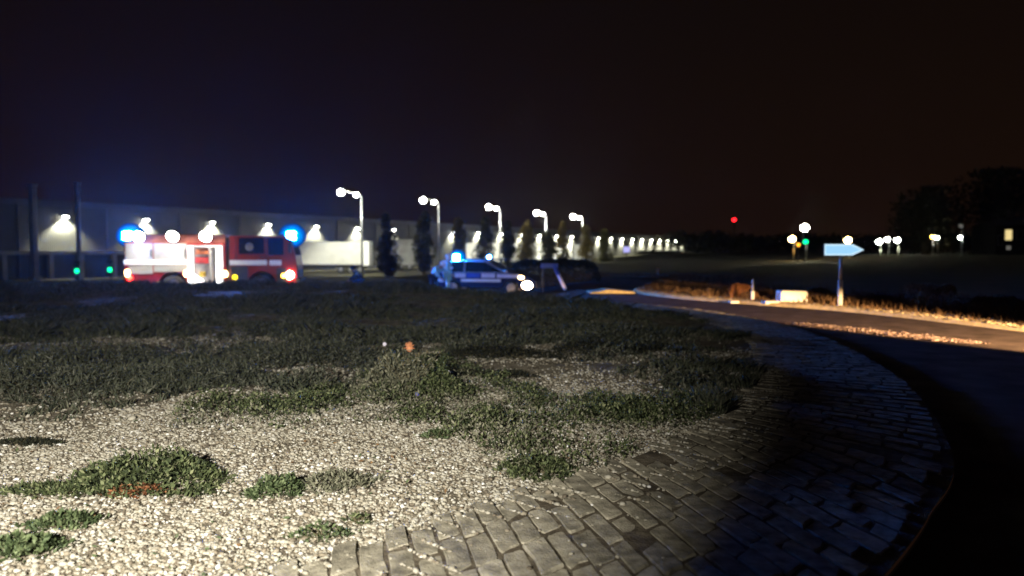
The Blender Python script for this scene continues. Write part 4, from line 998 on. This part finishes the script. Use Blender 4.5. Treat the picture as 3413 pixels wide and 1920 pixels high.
# pale kerb stones along the far side of the road
mb = MB(); kz = []
vw = 1.05 + .25*np.sin(np.arange(98)*.7) + rng.normal(0, .12, 98); vw[97] = vw[0]
idx = np.where((verge_m[:, 0] > 4) & (verge_m[:, 1] > 9) & (verge_m[:, 1] < 34))[0]
V = []; Qd = []
for i in idx:
    p0, p1 = verge_m[i], verge_m[(i+1) % NI]
    d = p1-p0; L_ = np.linalg.norm(d)
    if L_ > 2 or L_ < .02: continue
    n_ = np.array([d[1], -d[0]])/L_
    g_ = .006
    for (u0, u1) in ((0, 1),):
        q0, q1 = p0 + d*g_, p1 - d*g_
        o_ = len(V)
        for (qq, off, zz_) in ((q0, -.02, -.12), (q1, -.02, -.12), (q1, -.02, .075), (q0, -.02, .075), (q0, vw[i % 97], .07), (q1, vw[(i+1) % 97], .07)):
            pp_ = qq + n_*off; V.append((pp_[0], pp_[1], float(base(pp_[0], pp_[1]))+zz_+rng.normal(0, .004)))
        Qd += [(o_, o_+1, o_+2, o_+3), (o_+3, o_+2, o_+5, o_+4)]
tag(npmesh('verge_strip', np.array(V), np.array(Qd), M['sand']), kind='structure')

M['vstone'] = ramp_mat('verge_stones', [(0, (.18, .14, .08)), (.6, (.38, .31, .19)), (1, (.52, .45, .32))], .8)
M['pstone'] = ramp_mat('pink_beam_stones', [(0, (.08, .055, .05)), (.6, (.20, .14, .125)), (1, (.34, .26, .23))], .8)  # pink of the headlamp-lit road put into the stone colour
k = rng.choice(idx, 9000); nn_ = np.c_[np.roll(verge_m, -1, 0)-verge_m]; nn_ = np.c_[nn_[:, 1], -nn_[:, 0]]; nn_ /= np.linalg.norm(nn_, axis=1)[:, None]+1e-9
p = verge_m[k] + nn_[k]*rng.beta(1.3, 1.8, 9000)[:, None]*1.15 + rng.normal(0, .03, (9000, 2)); sz = rng.lognormal(math.log(.015), .4, 9000)
pebbles('verge_gravel', np.c_[p, base(p[:, 0], p[:, 1])+.075+sz*.2], sz, M['vstone'])
t = rng.random(2600)**.8; p = np.c_[5.35+t*1.75, 15.7-t*3.4] + rng.normal(0, .30, (2600, 2))*(.35+1.2*t)[:, None]*(1.15-t)[:, None] + [.5, .26]; sz = rng.lognormal(math.log(.013), .35, 2600)
pebbles('beam_edge_stones', np.c_[p, zr(p[:, 0], p[:, 1])+sz*.25], sz, M['pstone'])  # stones added to carry the bright edge of the headlamp beam

# ------------------------------------------------------------------ far lights on the right and along the horizon
gf = 'distant lamps across the road'
def far_lamp(px, py, Yd, label, m, r, pyb=862, cat='street lamp', power=0, col=(1, 1, .8), group=gf):
    p_ = W(px, py, Yd); gz = float(base(p_.x, p_.y)); t_ = thing('street_lamp', label, cat, (p_.x, p_.y, gz), 0, group); h = p_.z-gz
    MB().tube([(.25, 0, 0), (.25, 0, h*.6), (.25, 0, h+.15), (0, 0, h+.22)], [.10, .08, .06, .05], 8).build('pole', M['galv'], t_, True)
    hd_ = MB().box(-.35, .35, -.2, .2, h+.14, h+.28).build('lamp_head', M['grey'], t_, bevel=.03)
    r *= .74; MB().ball((0, 0, h-.06), (r, r, r*.9), 12, 8).build('lamp_glass', M[m], hd_, True)
    if power: light('SPOT', 'far_lamp_light', (p_.x, p_.y-.9, p_.z-.9), power, col, .2, (p_.x, p_.y-.5, gz), 120, .6)
far_lamp(2682, 757, 95, 'tall white street lamp above the orange lamp', 'street', .62, power=450)
far_lamp(2640, 795, 100, 'orange street lamp left of the green signal', 'sodium2', .58, power=350, col=(1, .5, .12))
far_lamp(2826, 799, 105, 'orange white lamp right behind the arrow sign', 'sodium2', .62, power=300, col=(1, .7, .35))
far_lamp(2930, 804, 125, 'left lamp of the white trio right of the arrow sign', 'street', .55, power=900, col=(.95, 1, .72))
far_lamp(2958, 796, 128, 'middle lamp of the white trio right of the arrow sign', 'street', .45)
far_lamp(2990, 799, 130, 'right lamp of the white trio right of the arrow sign', 'street', .55, power=900, col=(.95, 1, .72))
far_lamp(3122, 791, 140, 'white lamp with an orange tinge between trio and single lamp', 'street', .42)
far_lamp(3106, 789, 141, 'small orange lamp touching a white one on the right', 'sodium', .30)
far_lamp(3200, 791, 116, 'single small white lamp far right of the trio', 'street', .30)
far_lamp(2092, 787, 240, 'tiny teal light above the row of warehouse lamps', 'tealfar', .50)
# traffic signal
p_ = W(2685, 806, 88); gz = float(base(p_.x, p_.y)); t_ = thing('traffic_light', 'traffic light glowing green under the tall white street lamp', 'traffic light', (p_.x, p_.y, gz)); h = p_.z-gz
MB().tube([(0, .2, 0), (0, .2, h-.3)], .07, 8).build('post', M['dark'], t_); MB().box(-.25, .25, 0, .3, h-.35, h+1.0).build('housing', M['dark'], t_, bevel=.03)
MB().ball((0, -.02, h), (.30, .12, .24)).build('green_lens', M['greenl'], t_, True); MB().ball((0, -.02, h+.4), (.14, .1, .14)).build('amber_lens', M['glass'], t_, True); MB().ball((0, -.02, h+.75), (.14, .1, .14)).build('red_lens', M['glass'], t_, True)
p_ = W(2661, 816, 90); gz = float(base(p_.x, p_.y)); t_ = thing('traffic_light', 'smaller traffic light showing amber left of the green one', 'traffic light', (p_.x, p_.y, gz)); h = p_.z-gz
MB().tube([(0, .2, 0), (0, .2, h-.3)], .07, 8).build('post', M['dark'], t_); MB().box(-.25, .25, 0, .3, h-.5, h+.6).build('housing', M['dark'], t_, bevel=.03); MB().ball((0, -.02, h), (.22, .12, .22)).build('amber_lens', lamp_mat('amber_signal', (1, .42, .03), 2.5, False), t_, True)
# red mast
p_ = W(2447, 733, 330); gz = float(base(p_.x, p_.y)); t_ = thing('radio_mast', 'dark lattice mast with a red warning lamp on top', 'mast', (p_.x, p_.y, gz)); h = p_.z-gz
mb = MB()
for sx, sy in ((-1,-1),(1,-1),(1,1),(-1,1)): mb.tube([(sx*.9, sy*.9, 0), (sx*.25, sy*.25, h-.8)], .05, 5)
for k in range(12):
    f0, f1 = k/12, (k+1)/12; w0, w1 = .9-.65*f0, .9-.65*f1; mb.tube([(-w0, -w0, (h-.8)*f0), (w1, -w1, (h-.8)*f1)], .03, 4); mb.tube([(w0, w0, (h-.8)*f0), (-w1, w1, (h-.8)*f1)], .03, 4)
mb.build('lattice', M['dark'], t_); MB().ball((0, 0, h), (.8, .6, .65)).build('warning_lamp', M['mastred'], t_, True)
# lavender lit sign far off
p_ = W(2088, 832, 170); gz = float(base(p_.x, p_.y)); t_ = thing('lit_sign', 'small lavender lit sign below the warehouse lamps', 'sign', (p_.x, p_.y, gz)); h = p_.z-gz
MB().box(-.75, .75, -.1, .1, h-.7, h+.75).build('sign_box', M['dark'], t_, bevel=.05); MB().box(-.68, .68, -.13, -.104, h-.62, h+.66).build('sign_face', M['signpurple'], t_); MB().tube([(0, 0, 0), (0, 0, h-.7)], .1, 8).build('post', M['dark'], t_)
# building at the right edge
p_ = W(3318, 862, 150); gz = float(base(p_.x, p_.y)); bd = thing('building', 'dark building with one yellow lit window at the right edge', 'building', (p_.x, p_.y, gz)); wdt, hgt = 14., W(3318, 750, 150).z-gz
MB().box(0, wdt, 0, 8, 0, hgt).build('wall', M['signblack'], bd); MB().prism([(-.4, hgt), (wdt+.4, hgt), (wdt*.5, hgt+2.0)], -.3, 8.3).build('roof', M['roof'], bd)
for (px_, py_, w_, h_, mm) in ((3362, 783, 22, 34, 'windowlit'), (3362, 826, 14, 12, 'windowdim'), (3335, 800, 14, 30, 'glass'), (3400, 783, 18, 28, 'glass')):
    q_ = W(px_, py_, 149.9); sc = 149.9/F; xw, zw = q_.x-p_.x, q_.z-gz
    fr = MB().box(xw-w_*sc/2-.12, xw+w_*sc/2+.12, -.06, -.003, zw-h_*sc/2-.12, zw+h_*sc/2+.12).build('window', M['grey'], bd); MB().box(xw-w_*sc/2, xw+w_*sc/2, -.09, -.064, zw-h_*sc/2, zw+h_*sc/2).build('pane', M[mm], fr)
# lamp on a post with a faint upper lamp
far_lamp(3203, 752, 117, 'faint grey lamp above the single white lamp on the right', 'windowdim', .40)
# far dark wood on the horizon
n = 26000; ang = rng.uniform(-.30, .80, n); dist = rng.uniform(235, 330, n); ok = ~((ang < .33) & (dist > 0) & (ang > -1) & (ang < .10)); ang, dist = ang[ok], dist[ok]
x = np.tan(ang)*dist; y = dist; top = 5.5 + 2.2*noise(x, y*0, .06, 3) + 1.2*noise(x, y*0, .21, 5)
z = base(x, y) + np.clip(top, 1.5, 12)*np.sqrt(rng.random(len(x)))
ok = ~((x < 70) & (x*-.885*-1 < 1e9) & (((x-wo.x)*WN.x + (y-wo.y)*WN.y) < 4)); x, y, z = x[ok], y[ok], z[ok]
V, Q = leaves(np.c_[x, y, z], rng.normal(0, 1, (len(x), 3)), 1.5*rng.uniform(.6, 1.4, len(x)), 1.0*rng.uniform(.6, 1.4, len(x)))
tag(npmesh('far_wood', V, Q, M['darkleaf']), kind='stuff')

# ------------------------------------------------------------------ light
# the camera's own flash, held left of the lens
light('SPOT', 'camera_flash', (-1.3, -1.3, 2.25), 5300, (1, .95, .83), .05, (-2.4, 6.0, .3), 66, 1.0)
# headlamps of a car coming up the road from the right
hl = light('SPOT', 'headlamps', (10.0, 6.6, .74), 40000, (1, .60, .27), .06, (10.0-math.sin(R(13.4))*16, 6.6+math.cos(R(13.4))*16, .74-16*math.tan(R(6.5))), 28, .5)
hl.scale = (1, .46, 1)
moon = light('SUN', 'moon', (0, 0, 60), .004, (.8, .85, 1.)); moon.data.angle = R(.5); moon.rotation_euler = (R(40), 0, R(30))

w = bpy.data.worlds.new('World'); S.world = w; w.use_nodes = True; nt = w.node_tree; nt.nodes.clear(); N, L = nt.nodes, nt.links
out = N.new('ShaderNodeOutputWorld'); bg = N.new('ShaderNodeBackground'); bg2 = N.new('ShaderNodeBackground'); add = N.new('ShaderNodeAddShader')
sky = N.new('ShaderNodeTexSky'); sky.sky_type = 'NISHITA'; sky.sun_disc = False; sky.sun_elevation = R(-6); sky.sun_rotation = R(200)
L.new(sky.outputs[0], bg.inputs['Color']); bg.inputs['Strength'].default_value = .05
tc = N.new('ShaderNodeTexCoord'); sp = N.new('ShaderNodeSeparateXYZ'); cr = N.new('ShaderNodeValToRGB'); L.new(tc.outputs['Generated'], sp.inputs[0]); L.new(sp.outputs['Z'], cr.inputs['Fac'])
cr.color_ramp.elements[0].position = 0.0; cr.color_ramp.elements[0].color = (.0085, .0038, .0020, 1); cr.color_ramp.elements[1].position = .45; cr.color_ramp.elements[1].color = (.0030, .0020, .0016, 1)
L.new(cr.outputs[0], bg2.inputs['Color']); bg2.inputs['Strength'].default_value = 1.0
L.new(bg.outputs[0], add.inputs[0]); L.new(bg2.outputs[0], add.inputs[1]); L.new(add.outputs[0], out.inputs['Surface'])

# night air round the whole place
hm = bpy.data.materials.new('night_air'); hm.use_nodes = True; nt = hm.node_tree; nt.nodes.clear(); o_ = nt.nodes.new('ShaderNodeOutputMaterial'); pv = nt.nodes.new('ShaderNodeVolumePrincipled')
pv.inputs['Color'].default_value = (.95, .96, 1, 1); pv.inputs['Density'].default_value = .00011; pv.inputs['Anisotropy'].default_value = .8; nt.links.new(pv.outputs[0], o_.inputs['Volume'])
hz = MB().box(-380, 420, -60, 420, -4, 32).build('haze', hm); tag(hz, kind='stuff')

# ------------------------------------------------------------------ render settings
S.view_settings.view_transform = 'Standard'; S.view_settings.look = 'None'; S.view_settings.exposure = 0; S.view_settings.gamma = 1
S.render.engine = 'CYCLES'; S.cycles.use_denoising = True; S.cycles.max_bounces = 5; S.cycles.diffuse_bounces = 2; S.cycles.glossy_bounces = 2
S.cycles.volume_bounces = 0; S.cycles.transparent_max_bounces = 4; S.cycles.sample_clamp_indirect = 3; S.cycles.use_light_tree = True; S.cycles.caustics_reflective = False; S.cycles.caustics_refractive = False
S.render.filter_size = 2.2
